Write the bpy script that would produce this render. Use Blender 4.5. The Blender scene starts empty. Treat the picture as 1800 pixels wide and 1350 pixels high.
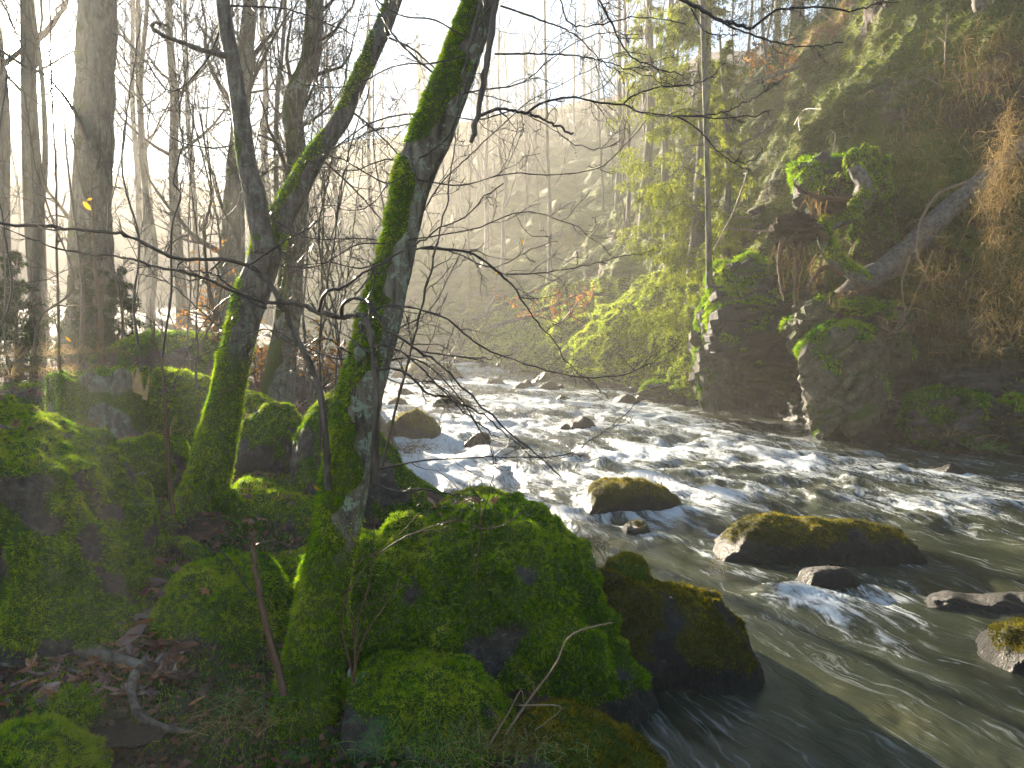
import bpy, math, time
import numpy as np
from mathutils import Vector
T0 = time.time()
C = bpy.context.scene.collection
SC = bpy.context.scene
R = math.radians
# ------------------------------------------------------------------ camera, sky, sun, exposure
FPX, PITCH, CAMZ = 1413.0, math.atan(115/1413.0), 1.8
cd = bpy.data.cameras.new('camera'); cam = bpy.data.objects.new('camera', cd); C.objects.link(cam)
cd.sensor_width = 36; cd.lens = 36*FPX/1800; cd.clip_start = .05; cd.clip_end = 600
cam.location = (0, 0, CAMZ); cam.rotation_euler = (math.pi/2-PITCH, 0, 0)
SC.camera = cam
SUN_EL, SUN_AZ = R(14.3), R(-29.2)           # azimuth measured from +Y towards +X
S = Vector((math.sin(SUN_AZ)*math.cos(SUN_EL), math.cos(SUN_AZ)*math.cos(SUN_EL), math.sin(SUN_EL)))
w = bpy.data.worlds.new('World'); SC.world = w; w.use_nodes = True
nt = w.node_tree; nt.nodes.clear()
sky = nt.nodes.new('ShaderNodeTexSky'); sky.sky_type = 'NISHITA'; sky.sun_disc = False
sky.sun_elevation = SUN_EL; sky.sun_rotation = SUN_AZ; sky.air_density = 1.0; sky.dust_density = .1; sky.ozone_density = 1.0
bg = nt.nodes.new('ShaderNodeBackground'); bg.inputs[1].default_value = .04
nt.links.new(sky.outputs[0], bg.inputs[0])
geo = nt.nodes.new('ShaderNodeNewGeometry'); dt = nt.nodes.new('ShaderNodeVectorMath'); dt.operation = 'DOT_PRODUCT'
nt.links.new(geo.outputs['Incoming'], dt.inputs[0]); dt.inputs[1].default_value = (-S.x, -S.y, -S.z)
mxs = nt.nodes.new('ShaderNodeMath'); mxs.operation = 'MAXIMUM'; nt.links.new(dt.outputs['Value'], mxs.inputs[0]); mxs.inputs[1].default_value = 0
pw = nt.nodes.new('ShaderNodeMath'); pw.operation = 'POWER'; nt.links.new(mxs.outputs[0], pw.inputs[0]); pw.inputs[1].default_value = 2500
ml = nt.nodes.new('ShaderNodeMath'); ml.operation = 'MULTIPLY'; nt.links.new(pw.outputs[0], ml.inputs[0]); ml.inputs[1].default_value = 45
bg2 = nt.nodes.new('ShaderNodeBackground'); bg2.inputs[0].default_value = (1, .9, .7, 1); nt.links.new(ml.outputs[0], bg2.inputs[1])
ad = nt.nodes.new('ShaderNodeAddShader'); nt.links.new(bg.outputs[0], ad.inputs[0]); nt.links.new(bg2.outputs[0], ad.inputs[1])
ow = nt.nodes.new('ShaderNodeOutputWorld'); nt.links.new(ad.outputs[0], ow.inputs[0])
sl = bpy.data.lights.new('sun', 'SUN'); sun = bpy.data.objects.new('sun', sl); C.objects.link(sun)
sl.energy = 5.0; sl.angle = R(.55); sl.color = (1, .85, .64)
sun.rotation_euler = (-S).to_track_quat('-Z', 'Y').to_euler()
vs = SC.view_settings; vs.view_transform = 'Standard'; vs.look = 'None'; vs.exposure = 2.8; vs.gamma = 1; vs.use_curve_mapping = False
HAZE, HAZE_G = .0029, .48
SC.cycles.use_denoising = True; SC.cycles.volume_bounces = 1; SC.cycles.max_bounces = 7; SC.cycles.diffuse_bounces = 2
SC.cycles.glossy_bounces = 2; SC.cycles.transmission_bounces = 4; SC.cycles.transparent_max_bounces = 6
SC.cycles.sample_clamp_indirect = 4; SC.cycles.caustics_reflective = False; SC.cycles.caustics_refractive = False

# ------------------------------------------------------------------ pixel <-> world
cp, sp = math.cos(PITCH), math.sin(PITCH)
def P(u, v, d):                                   # photo pixel at forward distance d -> world point
    a = (np.asarray(u, float)-900)/FPX; b = (675-np.asarray(v, float))/FPX
    dy = cp+b*sp; dz = -sp+b*cp; k = np.asarray(d, float)/dy
    return np.stack([a*k, dy*k, CAMZ+dz*k], -1)
def G(u, v, z=0.0):                               # photo pixel on the level z
    a = (u-900)/FPX; b = (675-v)/FPX; dy = cp+b*sp; dz = -sp+b*cp; k = (z-CAMZ)/dz
    return np.array([a*k, dy*k, z])
# ------------------------------------------------------------------ noise
_r = np.random.RandomState(7); _perm = _r.permutation(256); _perm = np.concatenate([_perm]*3)
_g = _r.normal(size=(256, 3)); _g /= np.linalg.norm(_g, axis=1)[:, None]; _g = np.concatenate([_g]*2)
def noise(p):
    p = np.asarray(p, float); i = np.floor(p).astype(int); f = p-i; i &= 255
    s = f*f*f*(f*(f*6-15)+10); out = 0
    for dx in (0, 1):
        for dy in (0, 1):
            for dz in (0, 1):
                h = _perm[_perm[_perm[i[..., 0]+dx]+i[..., 1]+dy]+i[..., 2]+dz]
                g = _g[h]; d = f-np.array([dx, dy, dz])
                wgt = (s[..., 0] if dx else 1-s[..., 0])*(s[..., 1] if dy else 1-s[..., 1])*(s[..., 2] if dz else 1-s[..., 2])
                out = out+wgt*(g*d).sum(-1)
    return out*1.6
def fbm(p, o=4, g=.5):
    t = 0; a = 1.
    p = np.asarray(p, float)
    for k in range(o): t = t+a*noise(p*(2**k)+k*17.3); a *= g
    return t
def ridged(p, o=3):
    t = 0; a = 1.
    p = np.asarray(p, float)
    for k in range(o): t = t+a*(1-2*np.abs(noise(p*2**k+k*9.1))); a *= .5
    return t
def sstep(a, b, x): t = np.clip((x-a)/(b-a), 0, 1); return t*t*(3-2*t)
# ------------------------------------------------------------------ mesh building
def nrm(v): return v/np.maximum(np.linalg.norm(v, axis=-1, keepdims=True), 1e-9)
def mesh(name, V, F, attrs=None, smooth=True, mat=None):
    V = np.asarray(V, np.float32).reshape(-1, 3); F = np.asarray(F, np.int32); k = F.shape[1]
    m = bpy.data.meshes.new(name); m.vertices.add(len(V)); m.vertices.foreach_set('co', V.ravel())
    m.loops.add(F.size); m.loops.foreach_set('vertex_index', F.ravel()); m.polygons.add(len(F))
    m.polygons.foreach_set('loop_start', np.arange(0, F.size, k, dtype=np.int32))
    m.polygons.foreach_set('use_smooth', np.full(len(F), smooth))
    for kx, a in (attrs or {}).items():
        a = np.asarray(a, np.float32)
        if a.ndim == 1: m.attributes.new(kx, 'FLOAT', 'POINT').data.foreach_set('value', a)
        else: m.attributes.new(kx, 'FLOAT_VECTOR', 'POINT').data.foreach_set('vector', a.ravel())
    m.update(calc_edges=True)
    if mat: m.materials.append(mat)
    return m
LOC = {}
def thing(name, label, cat, loc, group=None):
    o = bpy.data.objects.new(name, None); C.objects.link(o); o.location = tuple(map(float, loc)); o.empty_display_size = .1
    LOC[o.name] = np.array(loc, float); tag(o, label, cat, group); return o
def tag(o, label=None, cat=None, group=None, kind=None):
    for k, v in (('label', label), ('category', cat), ('group', group), ('kind', kind)):
        if v: o[k] = v
    return o
def wl(o): return LOC.get(o.name, np.zeros(3)) if o is not None else np.zeros(3)
def obj(name, V, F, mat, parent=None, attrs=None, smooth=True, loc=None, **kw):
    base = wl(parent)
    off = base if loc is None else np.asarray(loc, float)
    V = np.asarray(V, float).reshape(-1, 3)-off
    o = bpy.data.objects.new(name, mesh(name, V, F, attrs, smooth, mat)); C.objects.link(o)
    if parent is not None: o.parent = parent; o.location = tuple(off-base)
    else: o.location = tuple(off)
    LOC[o.name] = off; tag(o, **kw); return o
def grid_faces(n, m, wrap=False):                 # n rows, m columns
    i = np.arange(n-1)[:, None]; j = np.arange(m if wrap else m-1)[None, :]
    a = i*m+j; b = i*m+(j+1) % m; c = (i+1)*m+(j+1) % m; d = (i+1)*m+j
    return np.stack([a, b, c, d], -1).reshape(-1, 4)
def grid_normals(Pt, wrap=False):
    if wrap:
        du = np.roll(Pt, -1, 1)-np.roll(Pt, 1, 1)
    else: du = np.gradient(Pt, axis=1)
    dv = np.gradient(Pt, axis=0); return nrm(np.cross(du, dv))
def cat(parts):                                   # join (V,F[,A]) lists
    Vs, Fs, o = [], [], 0
    for V, F in parts:
        V = np.asarray(V).reshape(-1, 3); Vs.append(V); Fs.append(np.asarray(F)+o); o += len(V)
    return np.concatenate(Vs), np.concatenate(Fs)
def smooth_path(pts, n):
    pts = np.asarray(pts, float); m = len(pts)
    if m == 2: t = np.linspace(0, 1, n)[:, None]; return pts[0]*(1-t)+pts[1]*t
    q = np.concatenate([[2*pts[0]-pts[1]], pts, [2*pts[-1]-pts[-2]]]); t = np.linspace(0, m-1-1e-6, n); i = t.astype(int); f = (t-i)[:, None]
    a, b, c, d = q[i], q[i+1], q[i+2], q[i+3]
    return .5*(2*b+(c-a)*f+(2*a-5*b+4*c-d)*f*f+(3*b-a-3*c+d)*f**3)
def tubes(Pa, Ra, k=4, cap=False):                # Pa (B,n,3), Ra (B,n)
    Pa = np.asarray(Pa, float); Ra = np.asarray(Ra, float)
    if Pa.ndim == 2: Pa = Pa[None]; Ra = Ra[None]
    B, n, _ = Pa.shape; t = nrm(np.gradient(Pa, axis=1))
    mean = nrm(t.mean(1)); ref = np.where(np.abs(mean[:, 2:3]) < .8, np.array([[0, 0, 1.]]), np.array([[1., 0, 0]]))[:, None, :]
    u = nrm(np.cross(t, np.broadcast_to(ref, t.shape))); v = np.cross(t, u)
    a = np.linspace(0, 2*np.pi, k, endpoint=False)
    V = Pa[:, :, None, :]+Ra[:, :, None, None]*(np.cos(a)[None, None, :, None]*u[:, :, None, :]+np.sin(a)[None, None, :, None]*v[:, :, None, :])
    F = grid_faces(n, k, True); F = (F[None]+(np.arange(B)*n*k)[:, None, None]).reshape(-1, 4)
    return V.reshape(-1, 3), F
def kids(Pa, Ra, m, ratio, ang, rng, n=5, up=0., wob=.25, tmin=.15, rr=.6, lmin=None, tmax=.97):
    B, N, _ = Pa.shape; L = np.linalg.norm(np.diff(Pa, axis=1), axis=2).sum(1)
    t = rng.uniform(tmin, tmax, (B, m)); x = t*(N-1); i = np.minimum(x.astype(int), N-2); f = (x-i)[..., None]; bi = np.arange(B)[:, None]
    pos = Pa[bi, i]*(1-f)+Pa[bi, i+1]*f; rad = Ra[bi, i]*(1-f[..., 0])+Ra[bi, i+1]*f[..., 0]
    tan = nrm(Pa[bi, i+1]-Pa[bi, i]); pr = rng.normal(size=pos.shape); pr = nrm(pr-(pr*tan).sum(-1, keepdims=True)*tan)
    al = R(ang)*rng.uniform(.6, 1.3, (B, m, 1)); d = tan*np.cos(al)+pr*np.sin(al)
    ln = (L[:, None]*ratio*(1.15-.75*t)*rng.uniform(.5, 1.3, (B, m)))
    if lmin: ln = np.maximum(ln, lmin)
    d = d.reshape(-1, 3); pos = pos.reshape(-1, 3); ln = ln.ravel(); rad = rad.ravel(); K = len(d)
    pts = [pos]; cur = nrm(d)
    for s in range(n-1):
        cur = nrm(cur+rng.normal(size=(K, 3))*wob+np.array([0, 0, up])); pts.append(pts[-1]+cur*(ln/(n-1))[:, None])
    Q = np.stack(pts, 1); tt = np.linspace(0, 1, n)[None]
    r0 = np.minimum(rad*rr, ln*.028); return Q, r0[:, None]*(1-.8*tt)
# ------------------------------------------------------------------ materials
def mk(name):
    m = bpy.data.materials.new(name); m.use_nodes = True; m.node_tree.nodes.clear(); return m, NT(m.node_tree)
class NT:
    def __init__(s, t): s.t = t
    def n(s, ty, **k):
        x = s.t.nodes.new(ty)
        for a, b in k.items():
            if a.startswith('_'): setattr(x, a[1:], b)
            else:
                i = x.inputs[int(a[1:])] if a[0] == 'i' and a[1:].isdigit() else x.inputs[a.replace('__', ' ')]
                if hasattr(b, 'is_output') or isinstance(b, bpy.types.NodeSocket): s.t.links.new(b, i)
                else: i.default_value = b
        return x
    def attr(s, nm): return s.n('ShaderNodeAttribute', _attribute_name=nm)
    def noise(s, vec=None, scale=5., detail=4., rough=.55, dist=0.):
        x = s.n('ShaderNodeTexNoise', Scale=scale, Detail=detail, Roughness=rough, Distortion=dist)
        if vec is not None: s.t.links.new(vec, x.inputs['Vector'])
        return x.outputs['Fac']
    def ramp(s, fac, st):
        x = s.n('ShaderNodeValToRGB', Fac=fac); e = x.color_ramp.elements
        while len(e) < len(st): e.new(.5)
        for k, (p, c) in enumerate(st): e[k].position = p; e[k].color = (c if len(c) == 4 else (*c, 1)) if hasattr(c, '__len__') else (c, c, c, 1)
        return x.outputs[0]
    def mix(s, f, a, b, mode='MIX'):
        x = s.n('ShaderNodeMix', _data_type='RGBA', _blend_type=mode)
        for k, v in ((0, f), (6, a), (7, b)):
            if isinstance(v, bpy.types.NodeSocket): s.t.links.new(v, x.inputs[k])
            else: x.inputs[k].default_value = v if k == 0 or len(v) == 4 else (*v, 1)
        return x.outputs[2]
    def math(s, op, a, b=0., c=0., clamp=False):
        x = s.n('ShaderNodeMath', _operation=op, _use_clamp=clamp, i0=a, i1=b, i2=c); return x.outputs[0]
    def smooth(s, x, a, b):
        return s.n('ShaderNodeMapRange', _interpolation_type='SMOOTHSTEP', i0=x, i1=a, i2=b).outputs[0]
    def bump(s, h, strength=.5, dist=.02, normal=None):
        x = s.n('ShaderNodeBump', Strength=strength, Distance=dist, Height=h)
        if normal is not None: s.t.links.new(normal, x.inputs['Normal'])
        return x.outputs[0]
    def out(s, sh): s.n('ShaderNodeOutputMaterial', Surface=sh)
    def pos(s): return s.n('ShaderNodeNewGeometry').outputs['Position']
    def scale(s, vec, xyz): return s.n('ShaderNodeMapping', Vector=vec, Scale=xyz).outputs[0]
def principled(t, col, rough, normal=None, spec=.5, **k):
    b = t.n('ShaderNodeBsdfPrincipled', Base__Color=col if isinstance(col, bpy.types.NodeSocket) else (*col, 1), Roughness=rough)
    b.inputs['Specular IOR Level'].default_value = spec
    if normal is not None: t.t.links.new(normal, b.inputs['Normal'])
    for a, v in k.items():
        i = b.inputs[a.replace('__', ' ')]
        if isinstance(v, bpy.types.NodeSocket): t.t.links.new(v, i)
        else: i.default_value = v
    return b.outputs[0]
M = {}
def leafy(name, ramp, trans=.45, gloss=0., src='tint', rough=.5):  # thin foliage: attribute -> colour, light shines through
    m, t = mk(name)
    f = t.attr(src).outputs['Fac'] if src == 'tint' else t.n('ShaderNodeObjectInfo').outputs['Random']
    c = t.ramp(f, ramp)
    if src != 'tint':
        c = t.mix(t.noise(t.n('ShaderNodeTexCoord').outputs['Object'], 30, 3), c, t.mix(.55, c, (.01, .006, .004)))
    d = t.n('ShaderNodeBsdfDiffuse', Color=c); tr = t.n('ShaderNodeBsdfTranslucent', Color=c)
    x = t.n('ShaderNodeMixShader', i0=trans, i1=d.outputs[0], i2=tr.outputs[0]).outputs[0]
    if gloss:
        gl = t.n('ShaderNodeBsdfGlossy', Color=(.8, .8, .8, 1), Roughness=rough)
        x = t.n('ShaderNodeMixShader', i0=gloss, i1=x, i2=gl.outputs[0]).outputs[0]
    t.out(x); M[name] = m; return m
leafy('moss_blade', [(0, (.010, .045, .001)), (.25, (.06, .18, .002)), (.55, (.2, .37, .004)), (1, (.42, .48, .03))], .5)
leafy('moss_olive', [(0, (.012, .014, .002)), (.4, (.06, .058, .004)), (.75, (.17, .15, .008)), (1, (.3, .25, .015))], .45)
leafy('hill_green', [(0, (.016, .024, .004)), (.4, (.07, .11, .01)), (.75, (.17, .21, .02)), (1, (.32, .31, .06))], .45)
leafy('straw', [(0, (.1, .065, .025)), (.5, (.26, .18, .08)), (1, (.42, .32, .16))], .35)
leafy('slope_straw', [(0, (.03, .05, .01)), (.4, (.09, .12, .02)), (.7, (.2, .17, .06)), (1, (.4, .32, .15))], .4)
leafy('grass_green', [(0, (.03, .12, .02)), (.6, (.08, .24, .04)), (1, (.35, .3, .1))], .4, .04)
leafy('spruce_gold', [(0, (.03, .05, .005)), (.5, (.17, .21, .015)), (1, (.34, .36, .03))], .5)
leafy('spruce_dark', [(0, (.008, .022, .008)), (.6, (.025, .055, .015)), (1, (.05, .09, .02))], .35)
leafy('dead_leaf', [(0, (.08, .035, .032)), (.3, (.15, .065, .05)), (.6, (.22, .1, .06)), (.82, (.32, .13, .045)), (1, (.55, .2, .03))], .25, .12, 'obj', .28)
leafy('litter', [(0, (.035, .016, .012)), (.5, (.1, .045, .028)), (1, (.22, .09, .035))], .2, .06)
leafy('orange_leaf', [(0, (.2, .08, .02)), (.5, (.34, .15, .03)), (1, (.45, .24, .05))], .6)
leafy('yellow_leaf', [(0, (.55, .3, .02)), (1, (.65, .38, .03))], .6)
leafy('broad_green', [(0, (.015, .06, .02)), (1, (.03, .1, .03))], .3, .12, 'tint', .25)
def rockmat(name, rock=((.014, .013, .013), (.06, .055, .052), (.16, .15, .14)), moss=(.035, .075, .004), wet=False, lichen=(.30, .36, .32)):
    m, t = mk(name); p = t.pos()
    n1 = t.noise(p, 5, 8, .72); n2 = t.noise(p, 26, 6, .68); n3 = t.noise(p, 110, 3, .6); n4 = t.noise(p, 9, 6, .75, .8)
    c = t.ramp(t.math('ADD', t.math('MULTIPLY', n1, .6), t.math('MULTIPLY', n2, .4)), [(.36, rock[0]), (.52, rock[1]), (.68, rock[2])])
    lf = t.smooth(t.math('ADD', n4, t.math('MULTIPLY', t.math('SUBTRACT', n3, .5), .25)), .63, .67)
    c = t.mix(t.math('MULTIPLY', lf, .5), c, lichen)
    ms = t.smooth(t.math('ADD', t.attr('moss').outputs['Fac'], t.math('MULTIPLY', t.math('SUBTRACT', n2, .5), .5)), .35, .6)
    mc = t.mix(n2, tuple(x*.5 for x in moss), tuple(x*1.6 for x in moss)); c = t.mix(ms, c, mc)
    h = t.math('ADD', t.math('MULTIPLY', n2, 1.), t.math('MULTIPLY', n3, .5))
    b = t.bump(t.math('ADD', h, t.math('MULTIPLY', n1, 2.)), .9, .03)
    wetz = t.smooth(t.n('ShaderNodeSeparateXYZ', Vector=p).outputs[2], .2, .06)
    c = t.mix(t.math('MULTIPLY', wetz, .75), c, (.008, .008, .007))
    rg = t.math('SUBTRACT', t.math('ADD', .62 if wet else .7, t.math('MULTIPLY', ms, .25)), t.math('MULTIPLY', wetz, .25))
    t.out(principled(t, c, rg, b, .3)); M[name] = m
rockmat('rock')
rockmat('rock_wet', ((.005, .005, .005), (.019, .019, .02), (.055, .055, .058)), (.04, .04, .004), True, (.13, .15, .16))
rockmat('rock_tan', ((.02, .018, .013), (.095, .085, .058), (.24, .215, .15)), (.035, .06, .004), False, (.16, .2, .15))
def barkmat(name, cols, moss=(.035, .055, .004), lichen=(.15, .2, .165), stretch=(14, 14, 3), lich=.8, rough=.8, bs=.8):
    m, t = mk(name); p = t.n('ShaderNodeTexCoord').outputs['Object']; q = t.scale(p, stretch)
    n1 = t.noise(q, 1.6, 6, .65, .4); n2 = t.noise(p, 17, 6, .7, .6); n3 = t.noise(p, 70, 3, .6)
    c = t.ramp(n1, [(.35, cols[0]), (.5, cols[1]), (.66, cols[2])])
    lf = t.smooth(t.math('ADD', n2, t.math('MULTIPLY', t.math('SUBTRACT', n3, .5), .35)), .515, .59)
    lf = t.math('MULTIPLY', t.math('MULTIPLY', lf, lich), t.attr('lichen').outputs['Fac']); c = t.mix(lf, c, lichen)
    ms = t.smooth(t.math('ADD', t.attr('moss').outputs['Fac'], t.math('MULTIPLY', t.math('SUBTRACT', n2, .5), .6)), .35, .6)
    c = t.mix(ms, c, t.mix(n3, tuple(x*.5 for x in moss), tuple(x*1.7 for x in moss)))
    b = t.bump(t.math('ADD', n1, t.math('MULTIPLY', n3, .35)), bs, .02)
    t.out(principled(t, c, rough, b, .3)); M[name] = m
barkmat('bark', ((.03, .026, .022), (.11, .097, .083), (.2, .185, .16)), lichen=(.22, .29, .24))
barkmat('bark_dark', ((.02, .017, .016), (.07, .06, .057), (.14, .125, .12)), lich=.4, rough=.55)
barkmat('bark_far', ((.05, .045, .038), (.1, .09, .075), (.17, .155, .13)), stretch=(6, 6, 1.2), lich=.4)
barkmat('bark_fallen', ((.03, .025, .024), (.1, .085, .08), (.17, .15, .14)), stretch=(9, 9, 9), lich=.5)
def plain(name, col, rough=.6, spec=.4, bump=0., sc=40, var=.5):
    m, t = mk(name); p = t.pos(); n = t.noise(p, sc, 4)
    c = t.mix(n, tuple(x*(1-var) for x in col), tuple(x*(1+var) for x in col))
    t.out(principled(t, c, rough, t.bump(n, bump, .01) if bump else None, spec)); M[name] = m
plain('twig', (.022, .016, .015), .38, .5); plain('twig_brown', (.075, .04, .022), .5, .4); plain('twig_far', (.055, .045, .035), .6)
plain('twig_straw', (.2, .14, .09), .5, .4); plain('root_brown', (.09, .055, .035), .8, .2, .6, 30); plain('soil', (.045, .03, .02), .9, .2, 1., 25)
plain('pale_wood', (.4, .27, .14), .7, .2, .5, 25)
# ground: wet earth, leaf mould, moss
m, t = mk('ground'); p = t.pos(); n1 = t.noise(p, 2.2, 6, .6); n2 = t.noise(p, 18, 5, .65); n3 = t.noise(p, 80, 3, .6)
c = t.ramp(n2, [(.3, (.008, .006, .005)), (.5, (.028, .02, .015)), (.68, (.06, .04, .028))])
c = t.mix(t.smooth(t.attr('litter').outputs['Fac'], .3, .7), c, t.ramp(n2, [(.35, (.035, .018, .013)), (.55, (.085, .042, .027)), (.7, (.14, .075, .04))]))
ms = t.smooth(t.math('ADD', t.attr('moss').outputs['Fac'], t.math('MULTIPLY', t.math('SUBTRACT', n2, .5), .5)), .35, .6)
c = t.mix(ms, c, t.mix(n2, (.012, .024, .003), (.04, .07, .006)))
wt = t.attr('wet').outputs['Fac']
rg = t.math('SUBTRACT', .85, t.math('MULTIPLY', wt, .72)); bn = t.bump(t.math('ADD', n2, t.math('MULTIPLY', n3, .5)), .8, .03)
t.out(principled(t, c, rg, bn, .45)); M['ground'] = m
# hillside: rock strata, soil, moss and grass
m, t = mk('hillside'); p = t.pos(); q = t.scale(p, (1, 1, 3.2))
n0 = t.noise(q, 1.6, 6, .65, .5); n1 = t.noise(p, .9, 5, .6); n2 = t.noise(p, 9, 6, .65); n3 = t.noise(p, 40, 3, .6)
rk = t.ramp(n0, [(.34, (.012, .011, .011)), (.47, (.055, .05, .042)), (.58, (.085, .078, .06)), (.7, (.13, .13, .12))])
so = t.ramp(n2, [(.35, (.015, .01, .007)), (.65, (.07, .048, .03))])
c = t.mix(t.smooth(t.attr('soil').outputs['Fac'], .3, .7), rk, so)
gr = t.ramp(n1, [(.35, (.03, .042, .006)), (.5, (.065, .09, .008)), (.66, (.13, .16, .012))]); gr = t.mix(n2, gr, t.mix(.6, gr, (.01, .012, .003)))
ms = t.smooth(t.math('ADD', t.attr('moss').outputs['Fac'], t.math('MULTIPLY', t.math('SUBTRACT', n2, .5), .8)), .35, .6); c = t.mix(ms, c, gr)
og = t.smooth(t.math('ADD', t.attr('orange').outputs['Fac'], t.math('MULTIPLY', t.math('SUBTRACT', n2, .5), .9)), .5, .7)
c = t.mix(og, c, t.ramp(n3, [(.35, (.05, .02, .01)), (.6, (.22, .075, .02))]))
wz = t.smooth(t.n('ShaderNodeSeparateXYZ', Vector=p).outputs[2], .5, .1); c = t.mix(t.math('MULTIPLY', wz, .7), c, (.008, .008, .007))
t.out(principled(t, c, t.math('SUBTRACT', .85, t.math('MULTIPLY', wz, .4)), t.bump(t.math('ADD', n2, t.math('MULTIPLY', n3, .4)), .9, .06), .3)); M['hillside'] = m
# water
m, t = mk('water'); fl = t.attr('flow').outputs['Vector']; fo = t.attr('foam').outputs['Fac']; rp = t.attr('rapid').outputs['Fac']; p = t.pos()
wv = t.n('ShaderNodeTexNoise', Vector=fl, Scale=1.3, Detail=3.).outputs['Color']
wp = t.n('ShaderNodeVectorMath', _operation='MULTIPLY_ADD', i0=wv, i1=(.5, .5, 0), i2=fl).outputs[0]
s1 = t.noise(t.scale(wp, (1.1, 3.6, 1)), 1, 8, .62, 1.2); s2 = t.noise(t.scale(wp, (4.5, 26, 1)), 1, 7, .68, 1.); s3 = t.noise(t.scale(wp, (1.6, 24, 1)), 1, 5, .65)
st = t.math('ADD', t.math('MULTIPLY', s1, .55), t.math('MULTIPLY', s2, .45))
thr = t.math('SUBTRACT', .66, t.math('MULTIPLY', fo, .17))
d = t.math('SUBTRACT', st, thr)
fm = t.smooth(d, -.07, .13)
thin = t.math('MULTIPLY', t.smooth(t.math('ADD', s3, t.math('MULTIPLY', t.math('SUBTRACT', s2, .5), .45)), .54, .74), .26)
fm = t.math('MAXIMUM', fm, thin)
murk = t.ramp(t.noise(p, .9, 4, .55), [(.35, (.018, .024, .014)), (.55, (.036, .043, .026)), (.7, (.05, .053, .027))])
col = t.mix(fm, murk, (.56, .61, .65))
hb = t.math('ADD', t.math('MULTIPLY', s1, 1.), t.math('MULTIPLY', s2, .35))
bw = t.n('ShaderNodeBump', Strength=.55, Height=hb); t.t.links.new(t.math('MULTIPLY_ADD', rp, .06, .022), bw.inputs['Distance'])
t.out(principled(t, col, t.math('MULTIPLY_ADD', fm, .5, .09), bw.outputs[0], .5, IOR=1.33)); M['water'] = m
m, t = mk('puddle'); t.out(principled(t, (.006, .005, .004), .08, t.bump(t.noise(t.pos(), 60, 5), .9, .01), .4)); M['puddle'] = m
m, t = mk('haze'); t.n('ShaderNodeOutputMaterial', Volume=t.n('ShaderNodeVolumePrincipled', Color=(.97, .955, .9, 1), Density=HAZE, Anisotropy=HAZE_G).outputs[0]); M['haze'] = m

# ------------------------------------------------------------------ terrain: left bank
WL = np.array([(1.3, -6), (1.0, 0), (.8, 2.0), (.62, 3.0), (.55, 3.7), (.35, 4.6), (.15, 6.0), (-.55, 7.4), (-1.1, 8.8), (-1.9, 12.7), (-4.2, 21), (-6.8, 28), (-11.5, 36), (-15, 42), (-17, 47), (-20, 80)], float)
def dist_left(x, y):
    x = np.asarray(x, float); y = np.asarray(y, float); best = np.full(x.shape, 1e9); sg = np.zeros(x.shape)
    for a, b in zip(WL[:-1], WL[1:]):
        e = b-a; L2 = (e**2).sum(); tt = np.clip(((x-a[0])*e[0]+(y-a[1])*e[1])/L2, 0, 1)
        dx = x-a[0]-tt*e[0]; dy = y-a[1]-tt*e[1]; dd = np.hypot(dx, dy); cr = e[0]*(y-a[1])-e[1]*(x-a[0])
        k = dd < best; best = np.where(k, dd, best); sg = np.where(k, np.sign(cr), sg)
    return best*sg
def hl(x, y):
    dl = dist_left(x, y); y = np.asarray(y, float)
    zm = np.interp(y, [-6, 2.6, 3.4, 4.6, 6, 9, 12, 20, 45, 70], [.2, .22, .36, .68, .85, 1.1, 1.42, 1.6, 2.4, 3.5])
    q = np.stack([np.asarray(x, float)+0*y, y, 0*y], -1)
    z = np.where(dl > 0, zm*(1-np.exp(-np.maximum(dl, 0)/.75)), np.maximum(dl*.5, -.5))
    return z+(fbm(q*.9, 4)*.09+fbm(q*5, 3)*.022)*sstep(-.2, .8, dl)+np.maximum(-x-7, 0)*.05-.02
yy = np.concatenate([np.linspace(-5, 1.2, 14), np.geomspace(1.25, 70, 400)]); aa = np.linspace(-1.25, .75, 420)
X = aa[None, :]*(yy[:, None]*1.0+np.where(yy[:, None] < 3, (3-yy[:, None])*.9, 0)); Y = np.broadcast_to(yy[:, None], X.shape)
Z = hl(X, Y); DL = dist_left(X, Y); q = np.stack([X, Y, Z*0], -1)
mossg = .5+.8*fbm(q*1.6+5, 4)-.25*sstep(4, 9, Y)+.1; lit = .45+.9*fbm(q*1.1+31, 3)+.3*sstep(5, 9, Y)
wet = sstep(.5, .0, DL)+.8*np.exp(-(((X+1.55)/.5)**2+((Y-2.75)/.35)**2))
ground = obj('ground', np.stack([X, Y, Z], -1), grid_faces(*X.shape), M['ground'], attrs=dict(moss=mossg.ravel(), litter=lit.ravel(), wet=np.clip(wet, 0, 1).ravel()), kind='structure', label='dark earth bank strewn with fallen leaves and moss left of the river')
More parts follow.
